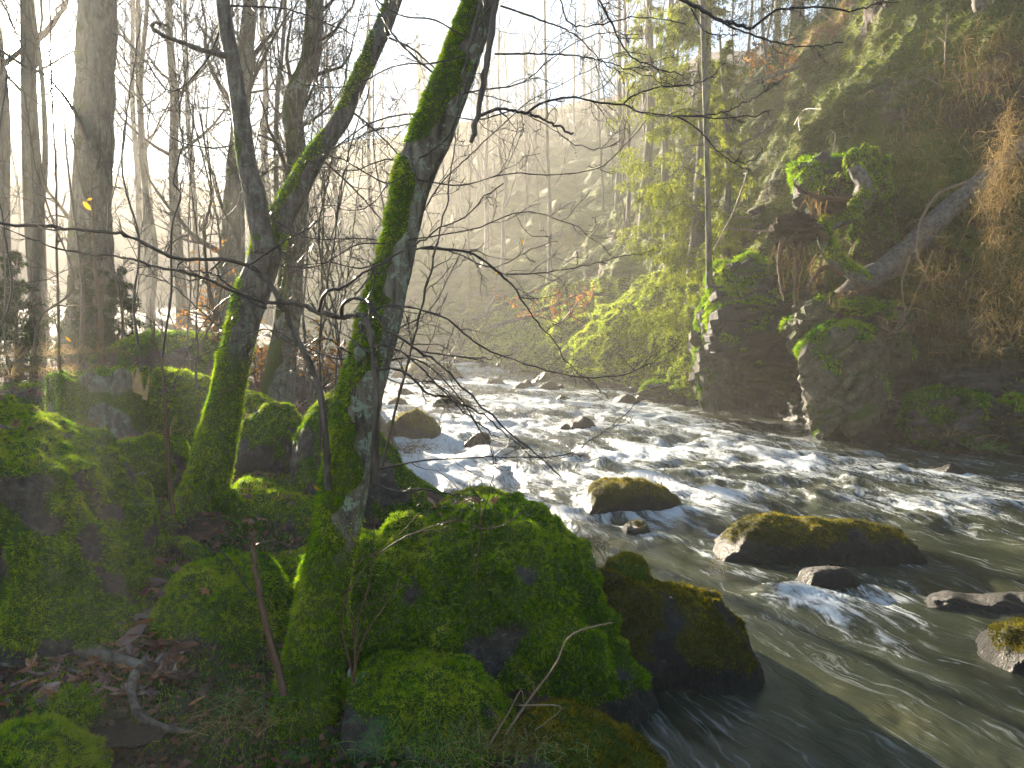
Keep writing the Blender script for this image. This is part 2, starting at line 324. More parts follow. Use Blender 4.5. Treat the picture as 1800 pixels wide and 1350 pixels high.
# ------------------------------------------------------------------ terrain: right hillside, K profile points (offset, height) per station
ST = [ # bank x, y, normal, profile
 ((-40, 62), (.35, .94), [(0, -.6), (.3, .6), (1, 1.2), (2, 2), (4, 3), (7, 5), (12, 8), (20, 13), (34, 20), (50, 24)]),
 ((-14, 45), (.5, .87), [(0, -.6), (.2, .6), (.6, 1.1), (1.2, 1.6), (3, 3), (6, 5), (12, 9), (20, 14), (30, 19), (46, 24)]),
 ((-6, 37), (.7, .71), [(0, -.6), (.15, .5), (.4, 1.0), (.8, 1.4), (2.5, 2.6), (5, 4.5), (9, 7), (15, 10.5), (24, 15), (40, 22)]),
 ((-1.2, 31.8), (.9, .43), [(0, -.6), (.15, .5), (.6, 1.0), (1.2, 1.6), (2.7, 3), (5, 5.2), (7.5, 7), (12, 8.5), (20, 12), (38, 19)]),
 ((1.1, 25.5), (.94, .33), [(0, -.6), (.15, .6), (.8, 1.4), (1.5, 2.1), (2.6, 4.3), (4.6, 7.4), (6, 8.9), (10, 10), (18, 12), (34, 17)]),
 ((2.9, 20.0), (.94, .33), [(0, -.6), (.15, .7), (.9, 1.8), (1.7, 2.7), (2.7, 4.8), (4.4, 8.2), (5.4, 9.4), (9, 10.6), (17, 12), (32, 16)]),
 ((3.9, 16.2), (.93, .36), [(0, -.6), (.05, .5), (.1, 1.9), (.45, 3.2), (2.0, 5.1), (4.2, 8.8), (5.6, 10.6), (9, 12), (17, 13), (30, 16)]),
 ((4.15, 14.4), (.92, .39), [(0.2, -.6), (.9, .15), (.75, .8), (.25, 1.7), (.5, 3.4), (1.9, 5.2), (4.2, 9.2), (8, 12), (16, 14), (28, 17)]),
 ((4.75, 12.6), (.9, .43), [(0.1, -.6), (.6, .2), (1.5, .5), (1.0, 1.7), (.35, 2.6), (.9, 4.1), (2.6, 6.2), (5.5, 10), (14, 14.5), (26, 18)]),
 ((5.6, 11.1), (.85, .53), [(0, -.6), (.3, .15), (1.5, .5), (2.2, 1.2), (1.9, 2.3), (1.6, 3.8), (2.8, 6.0), (5, 9), (12, 14), (24, 18)]),
 ((7.0, 9.6), (.75, .66), [(0, -.6), (.4, .15), (1.4, .4), (2.1, 1.2), (1.9, 2.4), (1.7, 4.0), (2.6, 6.0), (5, 9), (12, 14), (24, 18)]),
 ((10.5, 7.2), (.65, .76), [(0, -.6), (.4, .2), (1.2, .6), (1.8, 1.3), (1.9, 2.6), (2, 4.2), (3, 6.3), (5, 9), (12, 14), (24, 18)]),
 ((16, 2), (.8, .6), [(0, -.6), (.4, .4), (1, .9), (1.8, 1.5), (2, 3), (2.2, 4.5), (3.4, 6.5), (6, 9), (12, 14), (24, 18)]),
 ((19, -5), (.95, .3), [(0, -.6), (.4, .4), (1, .9), (1.8, 1.5), (2, 3), (2.2, 4.5), (3.4, 6.5), (6, 9), (12, 14), (24, 18)])]
SB = np.array([s[0] for s in ST], float); SN = nrm(np.array([s[1] for s in ST], float)); SP = np.array([s[2] for s in ST], float)
def hill(si, ti):                                  # station coordinate 0..13, profile coordinate 0..9 -> world (no noise)
    si = np.clip(np.asarray(si, float), 0, len(ST)-1.001); ti = np.clip(np.asarray(ti, float), 0, 8.999)
    i = si.astype(int); f = si-i; j = ti.astype(int); g = ti-j
    fs = f
    def L(A): return A[i]*(1-fs)[..., None]+A[i+1]*fs[..., None]
    b = L(SB); n = nrm(L(SN)); pa = SP[i, j]*(1-g)[..., None]+SP[i, j+1]*g[..., None]; pb = SP[i+1, j]*(1-g)[..., None]+SP[i+1, j+1]*g[..., None]
    pp = pa*(1-fs)[..., None]+pb*fs[..., None]
    return np.concatenate([b+n*pp[..., :1], pp[..., 1:]], -1)
ss = np.concatenate([np.linspace(0, 3, 60, endpoint=False), np.linspace(3, 6, 170, endpoint=False), np.linspace(6, 10.6, 250, endpoint=False), np.linspace(10.6, 12.99, 40)])
tt = np.concatenate([np.linspace(0, 6.4, 270, endpoint=False), np.linspace(6.4, 9, 70)])
SS, TT = np.meshgrid(ss, tt, indexing='ij'); H0 = hill(SS, TT)
k1 = np.ones(9)/9
for ax in (0, 1):                                  # soften the straight facets
    H0 = np.apply_along_axis(lambda a: np.convolve(np.pad(a, 4, 'edge'), k1, 'valid'), ax, H0)
HN = grid_normals(H0); HN = HN*np.sign((HN*np.array([-.8, -.3, .5])).sum(-1, keepdims=True)+1e-9)
steep = 1-np.clip(HN[..., 2], 0, 1); lowz = sstep(4.5, 2.0, H0[..., 2])
strat = H0*np.array([.7, .7, 2.6])+fbm(H0*.8, 3)[..., None]*.5
crag = ridged(strat, 4)*.17*lowz*steep+ridged(H0*np.array([1, 1, 1.7])*.8+7, 4)*.12
lump = fbm(H0*.5+3, 5)*.35+fbm(H0*2.4+11, 4)*.11
fade = sstep(-.4, .3, H0[..., 2])*.8+.2
H1 = H0+HN*((crag+lump)*fade*np.where(SS < 3, 1.6, 1))[..., None]
blk = np.floor(H1[..., 2:]*5+fbm(H1*1.1, 2)[..., None]*1.5)      # ledge steps on the low crag
H1[..., :2] -= (SN[np.clip(SS.astype(int), 0, 13)]*((np.sin(blk*2.4)*.09)*lowz[..., None]*steep[..., None]))
HN1 = grid_normals(H1); HN1 = HN1*np.sign((HN1*HN).sum(-1, keepdims=True)+1e-9)
bright_cliff = sstep(2.6, 3.2, SS)*sstep(6.3, 5.6, SS)*sstep(3.4, 2.6, H1[..., 2])
mossh = .72+.7*fbm(H1*.45+2, 4)+.35*HN1[..., 2]+.9*bright_cliff-.35*sstep(7, 7.6, SS)*sstep(2.4, 1.4, H1[..., 2])+.25*sstep(5, 7, H1[..., 2])
mossh = np.where((SS > 9.2), mossh-.1*sstep(4.5, 3, H1[..., 2]), mossh)*sstep(.05, .5, H1[..., 2]+.15*fbm(H1*3, 2))
soilh = .3+.8*fbm(H1*.6+44, 3)+.4*sstep(3, 5, H1[..., 2])
orange = sstep(7.2, 8.6, H1[..., 2])*sstep(.2, .6, fbm(H1*.7+9, 3)+.45)*sstep(7.5, 5, SS)*sstep(2.5, 4, SS)
hillside = obj('hillside', H1, grid_faces(*SS.shape), M['hillside'], attrs=dict(moss=mossh.ravel(), soil=soilh.ravel(), orange=orange.ravel()), kind='structure', label='steep mossy hillside and rock cliff rising right of the river')
HV = H1.reshape(-1, 3); HNV = HN1.reshape(-1, 3)
# far valley side
fx = np.linspace(-120, 120, 120); fy = np.linspace(50, 130, 60); FX, FY = np.meshgrid(fx, fy)
FZ = 3+(FY-50)*.12+np.interp(FX, [-60, -25, -8, 4, 16, 60], [9, 8, 7, 12, 18, 22])*sstep(46, 66, FY)+fbm(np.stack([FX, FY, FX*0], -1)*.08, 3)*1.5
one = np.zeros(FX.size)
obj('far_valley_side', np.stack([FX, FY, FZ], -1), grid_faces(*FX.shape), M['ground'], attrs=dict(moss=one, litter=one+1, wet=one*0), kind='structure', label='pale hazy valley side far upstream')
# ------------------------------------------------------------------ river
RIVER_ROCKS = [(672, 770, 724, 776), (815, 868, 763, 787), (752, 832, 699, 721), (982, 1050, 738, 764), (848, 892, 664, 680), (904, 940, 671, 688), (944, 982, 675, 691), (688, 806, 641, 668), (975, 1003, 697, 708), (1080, 1130, 698, 712), (1640, 1700, 822, 838), (1266, 1605, 905, 995), (1000, 1192, 845, 914), (1095, 1150, 910, 950), (1590, 1900, 1050, 1090), (1400, 1500, 1000, 1024), (1716, 1960, 1090, 1222)]
FD = np.array([.34, -.94]); FN = np.array([.94, .34])
ry = np.concatenate([np.linspace(-6, 1.4, 16), np.geomspace(1.45, 75, 620)]); ra = np.linspace(-1.1, 1.35, 560)
X = ra[None, :]*(ry[:, None]+np.where(ry[:, None] < 3, (3-ry[:, None])*.8, 0))+0*ry[:, None]; Y = np.broadcast_to(ry[:, None], X.shape)
px = 900+FPX*X/np.maximum(Y, .5)
rap = sstep(5.6, 8.2, Y)*(1-.6*sstep(30, 60, Y))
cx = np.interp(Y, [6, 9, 12, 16, 25], [3.6, 3.2, 1.8, .8, -2.5])
rap = rap*np.clip(1.25-.75*sstep(0, 1, (X-cx)/(2.2+.05*Y)), 0, 1)
spl = G(1420, 1062); tail = G(1560, 1160)
def seg(a, b, wd):
    e = b[:2]-a[:2]; L2 = (e**2).sum(); tq = np.clip(((X-a[0])*e[0]+(Y-a[1])*e[1])/L2, 0, 1); return np.exp(-((X-a[0]-tq*e[0])**2+(Y-a[1]-tq*e[1])**2)/wd**2)
foam = rap*.92+1.15*np.exp(-(((X-spl[0])/.3)**2+((Y-spl[1])/.28)**2))*(.5+.9*np.clip(fbm(np.stack([X*9,Y*9,X*0],-1),3)+.5,0,1))+.45*seg(spl, tail, .2)+.4*seg(G(1320, 1090), G(1500, 1190), .07)+.35*seg(G(1180, 1010), G(1330, 1010), .12)+.35*seg(G(1180, 870), G(1330, 885), .2)+.4*seg(G(900, 885), G(1010, 905), .12)+.3*seg(G(1500,1060),G(1700,1060),.05)
for (ul, ur, vt, vb) in RIVER_ROCKS:
    c = G((ul+ur)/2, vb); rr_ = (ur-ul)/2/FPX*c[1]; ds = (X-c[0])*FD[0]+(Y-c[1]-rr_*.3)*FD[1]; dn = (X-c[0])*FN[0]+(Y-c[1]-rr_*.3)*FN[1]
    foam += .5*np.exp(-((np.hypot(ds, dn)-rr_*1.05)/(rr_*.22+.02))**2)*np.where(Y > 7, 1, .55)+.55*np.exp(-(dn/(rr_*.8))**2)*np.exp(-np.maximum(ds, 0)/(rr_*3))*(ds > 0)*np.where(Y > 7, 1, .25)
low = fbm(np.stack([X*.5, Y*.5, X*0], -1)+4, 3); foam = foam*np.clip(1+.9*low, .25, 1.7)+.1
turb = np.clip(rap+.6*np.exp(-(((X-spl[0])/.5)**2+((Y-spl[1])/.4)**2))+.12, 0, 1.2)
fs_ = X*FD[0]+Y*FD[1]; ft = X*FN[0]+Y*FN[1]
wf = np.stack([fs_, ft, fs_*0], -1); wr = fbm(wf*np.array([.5, .8, 1])+8, 3)
wf2 = wf+np.stack([wr*.5, wr*.3, wr*0], -1)
hz = turb*(.06*ridged(wf2*np.array([.7, .9, 1]), 2)+.035*fbm(wf2*np.array([1.8, 4.5, 1]), 5, .6))+.012*fbm(wf2*np.array([1.5, 5, 1])+3, 3)
hz += .05*np.exp(-(((X-spl[0]+.1)/.2)**2+((Y-spl[1]-.12)/.12)**2))
hz *= 1-sstep(30, 50, Y)*.5
foam = foam+turb*sstep(.03, .11, hz)*.25
river = obj('river', np.stack([X, Y, hz], -1), grid_faces(*X.shape), M['water'], attrs=dict(flow=wf.reshape(-1, 3), foam=foam.ravel(), rapid=turb.ravel()), kind='structure', label='fast white rapids calming to dark olive water')

# ------------------------------------------------------------------ moss blades scattered on a mesh
def scatter(V, F, weight, dens, rng, nmax=400000):
    tri = F if F.shape[1] == 3 else np.concatenate([F[:, [0, 1, 2]], F[:, [0, 2, 3]]])
    a, b, c = V[tri[:, 0]], V[tri[:, 1]], V[tri[:, 2]]; n = np.cross(b-a, c-a); ar = np.linalg.norm(n, axis=1)/2
    wt = weight[tri].mean(1)*ar; tot = wt.sum()
    if tot <= 0: return np.zeros((0, 3)), np.zeros((0, 3))
    N = int(min(nmax, tot*dens)); idx = rng.choice(len(tri), N, p=wt/tot); r1 = np.sqrt(rng.rand(N, 1)); r2 = rng.rand(N, 1)
    return a[idx]*(1-r1)+b[idx]*r1*(1-r2)+c[idx]*r1*r2, nrm(n[idx])
def blades(p, n, ln, wd, rng, droop=.25, jit=.7, lean=None):
    N = len(p); d = nrm(n+rng.normal(size=(N, 3))*jit*.6+np.array([0, 0, -droop])+(0 if lean is None else lean)); s = nrm(np.cross(d, rng.normal(size=(N, 3))))
    l = ln*rng.uniform(.5, 1.3, (N, 1)); wv_ = wd*rng.uniform(.6, 1.3, (N, 1))
    V = np.stack([p-n*ln*.15-s*wv_, p-n*ln*.15+s*wv_, p+d*l], 1).reshape(-1, 3)
    return V, np.arange(3*N).reshape(-1, 3)
def tintn(p, rng, sc=6., base=.5, amp=.45, jit=.14):
    return np.repeat(np.clip(base+amp*fbm(p*sc, 3)+rng.normal(size=len(p))*jit, 0, 1), 3)
# ------------------------------------------------------------------ boulders, lofted through their own outline
def loft(top, d, hd, zb, n=90, k=72, lean=0., sq=2.4):
    top = np.asarray(top, float); o = np.argsort(top[:, 0]); top = top[o]; uu = top[0, 0]+(top[-1, 0]-top[0, 0])*(.5-.5*np.cos(np.linspace(0, np.pi, n)))
    vv = np.interp(uu, top[:, 0], top[:, 1]); kk = np.array([1, 2, 3, 2, 1.])/9; vv[2:-2] = np.convolve(vv, kk, 'valid')
    Q = P(uu, vv, d); H = np.maximum(Q[:, 2]-zb, .004); Hm = H.max(); x = Q[:, 0]; mid = (np.arange(n)/(n-1)-.5)*2
    D = hd*np.sqrt(np.clip(1-np.abs(mid)**2.6, .0, 1))**.9+.004
    a = np.linspace(0, 2*np.pi, k, endpoint=False); ca, sa = np.cos(a), np.sin(a); e = 2/sq
    cy = np.sign(ca)*np.abs(ca)**e; sz = np.sign(sa)*np.abs(sa)**e
    Y = d+D[:, None]*cy[None, :]+lean*np.maximum(sz[None, :], 0)*H[:, None]; Z = zb+np.where(sz[None, :] > 0, sz[None, :]*H[:, None], sz[None, :]*np.minimum(.25, H[:, None]*.4))
    X = np.broadcast_to(x[:, None], Y.shape); return np.stack([X, Y, Z], -1)
BOULDERS = []
def boulder(label, top, d, hd, zb, moss=.6, mat='rock', amp=.5, seed=0, sq=2.4, bl=.012, dens=26000, mk_='moss_blade', cat_='boulder', n=90, k=72, tb=.5, lean=0., cush=.5, kids_moss=True, mcut=.5, group=None, mdrop=1., chis=3):
    rng = np.random.RandomState(seed+100); Pt = loft(top, d, hd, zb, n, k, lean, sq); size = Pt[..., 0].max()-Pt[..., 0].min(); cen = Pt.mean((0, 1))
    N = -grid_normals(Pt, True); N *= np.sign(((Pt-cen)*N).sum())
    edge = sstep(0, .12, np.minimum(np.arange(n), np.arange(n)[::-1])/(n-1))[:, None]
    sc = 1/max(size, .1)
    for _c in range(chis):
        pn = nrm(rng.normal(size=3)*[1, 1, .8]+[0, -.3, .5]); dv_ = ((Pt-cen)*pn).sum(-1); lim = dv_.max()*rng.uniform(.72, .9); Pt = Pt-pn*(np.maximum(dv_-lim, 0)*.85)[..., None]
    disp = (fbm(Pt*sc*2.2+seed*3.1, 4)*.10+ridged(Pt*sc*1.6+seed, 3)*.045*amp*2)*size*.55*amp*edge
    Pt = Pt+N*np.clip(disp, -.1*size, .09*size)[..., None]
    N = -grid_normals(Pt, True); N *= np.sign(((Pt-cen)*N).sum())
    ms = moss+.12*(moss > .5)+.75*N[..., 2]*mdrop-.3+.75*fbm(Pt*3.2+seed*7, 4)
    ms = ms*sstep(.03, .16, Pt[..., 2]+.03*fbm(Pt*6, 2))
    mo = sstep(mcut-.15, mcut+.25, ms)
    cu = (fbm(Pt*7+seed, 3)*.5+.5)
    Pt = Pt+N*(mo*cush*min(1, size)*(.075*np.abs(fbm(Pt*4.5+seed, 2))+.035*np.abs(noise(Pt*11+seed))-.02)+mo*.010*(fbm(Pt*30, 2))*min(1, size*1.5)+.008*fbm(Pt*18, 3)*min(1, size))[..., None]*edge[..., None]
    F = grid_faces(n, k, True)
    caps = [np.append(Pt[0], [Pt[0].mean(0)], 0)]
    V = Pt.reshape(-1, 3); base = np.array([V[:, 0].mean(), d, zb])
    root = thing('boulder', label, cat_, base, group)
    obj('rock', V, F, M[mat], root, attrs=dict(moss=mo.ravel()))
    if kids_moss:
        p, nn = scatter(V, F[:, ::-1], mo.ravel()**2*(V[:, 2] > zb-.02), dens, rng)
        nn = nn*np.sign((nn*(p-cen)).sum(-1, keepdims=True)+1e-9)
        cl = fbm(p*9+seed, 3)
        hf = fbm(p*45+seed, 2); p = p+nn*(.25*bl*(hf+.3))[:, None]; lw = np.stack([noise(p*14+k*9.7) for k in range(3)], -1)
        Vb, Fb = blades(p, nn, bl*1.35*(1+.5*hf)[:, None], bl*.17, rng, .35, .6, lw*1.1)
        tn = np.clip(tb-.05+.42*fbm(p*2.6+seed, 3)+.25*cl+.3*hf+.1*nn[:, 2]+rng.normal(size=len(p))*.14, 0, 1)  # moss tint darker in hollows between tufts: shade put into the colour
        if len(p): obj('moss', Vb, Fb, M[mk_], root, attrs=dict(tint=np.repeat(tn, 3)), smooth=False, kind='stuff')
    BOULDERS.append((root, V, F, cen)); return root
BIG = boulder('tall mossy boulder with a steep sunlit right flank at the left edge', [(-190, 1000), (-150, 800), (-60, 700), (30, 690), (80, 712), (100, 750), (135, 800), (165, 880), (205, 945), (250, 1005), (300, 1050), (318, 1090)], 3.9, .62, .3, sq=2.8, chis=2, moss=.58, seed=1, n=150, k=120, dens=38000, amp=.55, tb=.52, cush=1.)
MID = boulder('largest moss covered boulder in the centre at the water', [(500, 1130), (540, 1045), (600, 975), (640, 948), (700, 925), (770, 913), (850, 897), (905, 903), (950, 938), (995, 990), (1040, 1045), (1085, 1100), (1125, 1155), (1150, 1215)], 4.0, .62, -.05, chis=0, moss=.8, seed=2, n=170, k=130, dens=42000, amp=.7, tb=.45, cush=1.3)
boulder('dark wet rock shoulder at the right end of the largest boulder', [(965, 1110), (1020, 1040), (1080, 1022), (1150, 1033), (1230, 1053), (1285, 1085), (1312, 1130), (1318, 1175)], 4.12, .38, -.12, moss=.52, seed=3, n=110, k=90, dens=26000, mat='rock_wet', mk_='moss_olive', tb=.5, amp=.8)
boulder('round moss cushion rock on top of the wet shoulder', [(1058, 1018), (1070, 985), (1100, 972), (1132, 980), (1148, 1020)], 4.25, .1, .22, moss=1., seed=4, n=40, k=36, dens=30000, mk_='moss_olive', tb=.65, cush=.3)
boulder('low mossy boulder in front of the largest boulder', [(612, 1240), (628, 1195), (660, 1163), (720, 1155), (785, 1160), (830, 1185), (865, 1222), (900, 1262)], 3.1, .24, .05, moss=.72, seed=5, n=90, dens=42000, tb=.66, cush=.8)
boulder('mossy boulder with leaves between the two leaning trees', [(280, 1120), (300, 1045), (345, 990), (390, 972), (435, 985), (475, 1012), (510, 1050), (528, 1110)], 3.75, .33, .22, moss=.75, seed=6, n=100, dens=40000, tb=.55, cush=.9)
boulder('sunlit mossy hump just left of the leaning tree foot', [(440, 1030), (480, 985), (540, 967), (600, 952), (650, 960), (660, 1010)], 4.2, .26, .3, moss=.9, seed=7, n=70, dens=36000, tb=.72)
boulder('flat stone slab littered with wet brown leaves', [(365, 945), (385, 875), (402, 846), (455, 858), (520, 878), (575, 888), (612, 930)], 4.85, .42, .4, moss=.7, seed=8, n=80, dens=24000, tb=.6, amp=.4)
boulder('small rounded mossy boulder below the tree stump', [(158, 850), (180, 797), (215, 775), (265, 767), (305, 778), (322, 805), (328, 860)], 5.3, .34, .5, moss=.8, seed=9, n=80, dens=26000, tb=.55, cush=.8)
boulder('long smooth mossy boulder behind the tree stump', [(236, 730), (250, 660), (280, 648), (340, 664), (400, 688), (445, 697), (470, 712), (484, 760)], 7.2, .7, .5, moss=.7, seed=10, n=100, dens=13000, bl=.016, tb=.6, amp=.35)
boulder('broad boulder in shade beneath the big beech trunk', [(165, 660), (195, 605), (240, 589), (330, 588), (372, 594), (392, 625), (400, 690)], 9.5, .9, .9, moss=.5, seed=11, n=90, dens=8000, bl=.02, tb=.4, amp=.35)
boulder('grey faced boulder with a mossy peak between two trees', [(390, 850), (420, 765), (470, 730), (508, 717), (545, 730), (590, 790), (620, 880)], 5.9, .42, .35, moss=.33, seed=12, chis=7, n=90, dens=20000, tb=.6, amp=.8, sq=3.2)
boulder('mossy boulder right behind the leaning tree trunk', [(525, 780), (560, 705), (600, 684), (645, 700), (690, 755), (722, 820), (742, 880), (750, 930)], 5.4, .5, .15, moss=.7, seed=13, n=90, dens=22000, tb=.62, amp=.5)
boulder('small mossy rock behind the largest boulder', [(750, 910), (795, 872), (850, 858), (895, 868), (918, 905)], 5.8, .25, .15, moss=.75, seed=14, n=60, dens=22000, tb=.7)
boulder('mossy rock at the bottom edge of the frame', [(905, 1310), (940, 1265), (1000, 1255), (1060, 1273), (1110, 1305), (1150, 1335), (1185, 1390)], 2.85, .25, -.1, moss=.5, seed=15, n=90, dens=42000, mk_='moss_olive', tb=.55)
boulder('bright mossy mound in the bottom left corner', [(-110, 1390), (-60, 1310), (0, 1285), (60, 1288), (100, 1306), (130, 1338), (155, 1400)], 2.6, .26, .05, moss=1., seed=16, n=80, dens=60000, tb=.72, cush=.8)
boulder('small dark mossy rock beside the puddle', [(25, 1290), (60, 1232), (105, 1213), (150, 1218), (174, 1250), (185, 1300)], 3.0, .2, .1, moss=.6, seed=17, n=70, dens=42000, tb=.45, cush=.8)
boulder('long low mossy boulder lying in the dark foreground water', [(1250, 1000), (1266, 962), (1300, 930), (1360, 908), (1430, 905), (1500, 922), (1570, 935), (1605, 955), (1622, 1000)], 6.15, .36, -.12, moss=.62, seed=18, chis=4, n=120, k=80, dens=20000, mat='rock_wet', mk_='moss_olive', tb=.6, amp=.55)
boulder('rounded mossy rock mid stream above the calm water', [(985, 925), (1010, 878), (1060, 850), (1125, 845), (1170, 857), (1192, 882), (1202, 920)], 7.5, .38, -.12, moss=.6, seed=19, chis=3, n=90, dens=16000, mat='rock_wet', mk_='moss_olive', tb=.62)
boulder('small mossy stone in the water near the dry grass', [(1088, 955), (1098, 925), (1120, 912), (1145, 920), (1156, 955)], 6.6, .12, -.1, moss=.6, seed=20, n=50, k=40, dens=20000, mat='rock_wet', mk_='moss_olive', tb=.6)
boulder('mossy wet rock cut by the right edge of the frame', [(1700, 1235), (1716, 1165), (1750, 1118), (1795, 1092), (1860, 1080), (1930, 1120), (1965, 1240)], 4.1, .3, -.15, moss=.62, seed=21, chis=7, n=90, dens=30000, mat='rock_wet', mk_='moss_olive', tb=.6)
boulder('low black ledge with water sliding over it', [(1575, 1085), (1600, 1056), (1660, 1053), (1730, 1060), (1810, 1062), (1880, 1070), (1910, 1095)], 4.95, .16, -.12, moss=-.5, seed=22, n=60, mat='rock_wet', kids_moss=False, amp=.7)
boulder('small submerged rock behind the white splash', [(1385, 1030), (1410, 1003), (1450, 998), (1495, 1006), (1510, 1030)], 5.3, .14, -.1, moss=-.5, seed=23, n=50, k=40, mat='rock_wet', kids_moss=False, amp=.5)
for i, (ul, ur, vt, vb, ms, lb) in enumerate([
  (672, 770, 724, 776, .55, 'slanted mossy rock at the left river edge beside the trunk'), (815, 868, 763, 787, -.2, 'small dark pyramid rock in the near rapids'),
  (752, 832, 699, 721, .2, 'flat dark rock in the left half of the rapids'), (982, 1050, 738, 764, -.4, 'grey rock overrun by white water'),
  (848, 892, 664, 680, -.2, 'small pointed rock below the lit cliff, leftmost of the row'), (904, 940, 671, 688, -.2, 'dark stone left of the triple rocks in the rapids'), (934, 972, 659, 675, .1, 'far stone of the triple rocks in the rapids'),
  (944, 982, 675, 691, -.1, 'near stone of the triple rocks in the rapids'), (970, 996, 676, 688, -.1, 'rightmost stone of the triple rocks in the rapids'),
  (688, 806, 641, 668, .2, 'wide flat rock far up the rapids'), (690, 728, 683, 698, -.1, 'low stone between the trunk and the rapids'), (682, 716, 698, 716, .3, 'small mossy stone beside the leaning trunk'),
  (600, 660, 655, 672, .0, 'dim rock left of the trunk far upstream'), (540, 600, 690, 712, .3, 'dark rock on the far left river edge'), (975, 1003, 697, 708, -.4, 'half drowned stone in the middle of the rapids'),
  (1080, 1130, 698, 712, -.4, 'stone with water pouring over near the lit cliff'), (735, 765, 670, 680, -.1, 'tiny dark stone upstream'), (1640, 1700, 822, 838, -.4, 'wave washed stone near the right bank')]):
    d = 1.8*FPX/(vb-560)*.99; s = (ur-ul)
    boulder(lb, [(ul-6, vb+6), (ul+s*.1, vt+(vb-vt)*.4), (ul+s*.35, vt-2), (ul+s*.6, vt-5), (ul+s*.87, vt+(vb-vt)*.3), (ur+6, vb+6)], d*1.02, s/FPX*d*.35, -.12, moss=ms, seed=40+i, n=44, k=36, dens=5000, mat='rock_wet', mk_='moss_olive', tb=.6, bl=.02, kids_moss=ms > .15, cat_='rock', amp=.9, chis=6)

# ------------------------------------------------------------------ trees
def trunk_mesh(path, rad, k=28, n=90, rough=.06, seed=0, mossdir=(-1, -.4, .1), mossb=.2, lich=1., ridge=0.):
    Pq = smooth_path(path, n); Rq = np.interp(np.linspace(0, len(rad)-1, n), np.arange(len(rad)), rad)
    V, F = tubes(Pq, Rq, k); V = V.reshape(n, k, 3); N = nrm(V-Pq[:, None, :])
    dsp = fbm(V*np.array([5, 5, 1.8])+seed, 4)*rough*2.2+(ridged(V*np.array([22, 22, 3])+seed, 2)*ridge if ridge else 0)
    V = V+N*(dsp*Rq[:, None])[..., None]
    mo = mossb+.55*(N*nrm(np.array(mossdir, float))).sum(-1)+.65*fbm(V*3.1+seed*5, 4)
    mo = sstep(.2, .6, mo); V = V+N*(mo*.004*(1+fbm(V*22, 2)))[..., None]
    li = np.full(n*k, lich, float)
    return V.reshape(-1, 3), F, mo.ravel(), li, Pq, Rq, N.reshape(-1, 3)
def blades_on(V, F, mo, N, dens, bl, rng, tb, thick=.2, droop=.5, power=2):
    p, nn = scatter(V, F, mo**power, dens, rng); c = None
    d2 = rng.randint(0, 1, 1)
    return p, nn
def mossy_trunk(root, path, rad, seed, dens=40000, bl=.011, tb=.5, mat='bark', mb=None, name='trunk', **kw):
    rng = np.random.RandomState(seed); V, F, mo, li, Pq, Rq, N = trunk_mesh(path, rad, seed=seed, **kw)
    if mb is not None:
        tq = np.repeat(np.linspace(0, 1, len(Pq)), len(V)//len(Pq)); mo = sstep(.2, .6, mo*.6+mb(tq, V, N))
    tr = obj(name, V, F, M[mat], root, attrs=dict(moss=mo, lichen=li))
    p, nn = scatter(V, F, mo**2, dens, rng)
    if len(p):
        k = ((p[:, None, :]-Pq[None, ::4, :])**2).sum(-1).argmin(1); out = nrm(p-Pq[::4][k]); nn = nn*np.sign((nn*out).sum(-1, keepdims=True)+1e-9)
        hf = fbm(p*38, 2); lw = np.stack([noise(p*13+k*9.7) for k in range(3)], -1); Vb, Fb = blades(p+nn*(.3*bl*hf)[:, None], nn, bl*1.3*(1+.5*hf)[:, None], bl*.18, rng, .6, .6, lw)
        obj('moss', Vb, Fb, M['moss_blade'], root, attrs=dict(tint=np.clip(tintn(p, rng, 5, tb, .4)+.25*np.repeat(hf, 3), 0, 1)), smooth=False, kind='stuff')  # hollows of the trunk moss get a darker tint, painted shade
    return Pq, Rq
def px_path(pts, d0, d1=None):
    pts = np.asarray(pts, float); n = len(pts); d = np.linspace(d0, d0 if d1 is None else d1, n)
    return P(pts[:, 0], pts[:, 1], d), d
def branch(root, pts, d0, d1, w0, w1, seed, m1=8, m2=4, ln1=.28, mat='twig', n=26, up=.02, name='branch', wob=.28, ang=45, m3=0, jig=.004):
    rng = np.random.RandomState(seed); pp, dd = px_path(pts, d0, d1); Q = smooth_path(pp, n)
    Q = Q+rng.normal(size=Q.shape)*jig*np.linspace(0, 1, n)[:, None]
    dm = (d0+d1)/2; Rr = np.linspace(w0, w1, n)*.5*dm/FPX; Rr = Rr*(1+.12*rng.normal(size=n)); parts = [tubes(Q, Rr, 6)]
    if m1:
        a, ar = kids(Q[None], Rr[None], m1, ln1, ang, rng, 7, up, wob, .1, .55); ar = np.maximum(ar, .0013*dm/3.2); parts.append(tubes(a, ar, 4))
        if m2:
            b, br = kids(a, ar, m2, .5, ang, rng, 5, up, wob, .15, .7); br = np.maximum(br, .001*dm/3.2); parts.append(tubes(b, br, 3))
            if m3:
                c, cr = kids(b, br, m3, .5, ang, rng, 4, up, wob, .15, .7); cr = np.maximum(cr, .0009*dm/3.2); parts.append(tubes(c, cr, 3))
    V, F = cat(parts); return obj(name, V, F, M[mat], root)
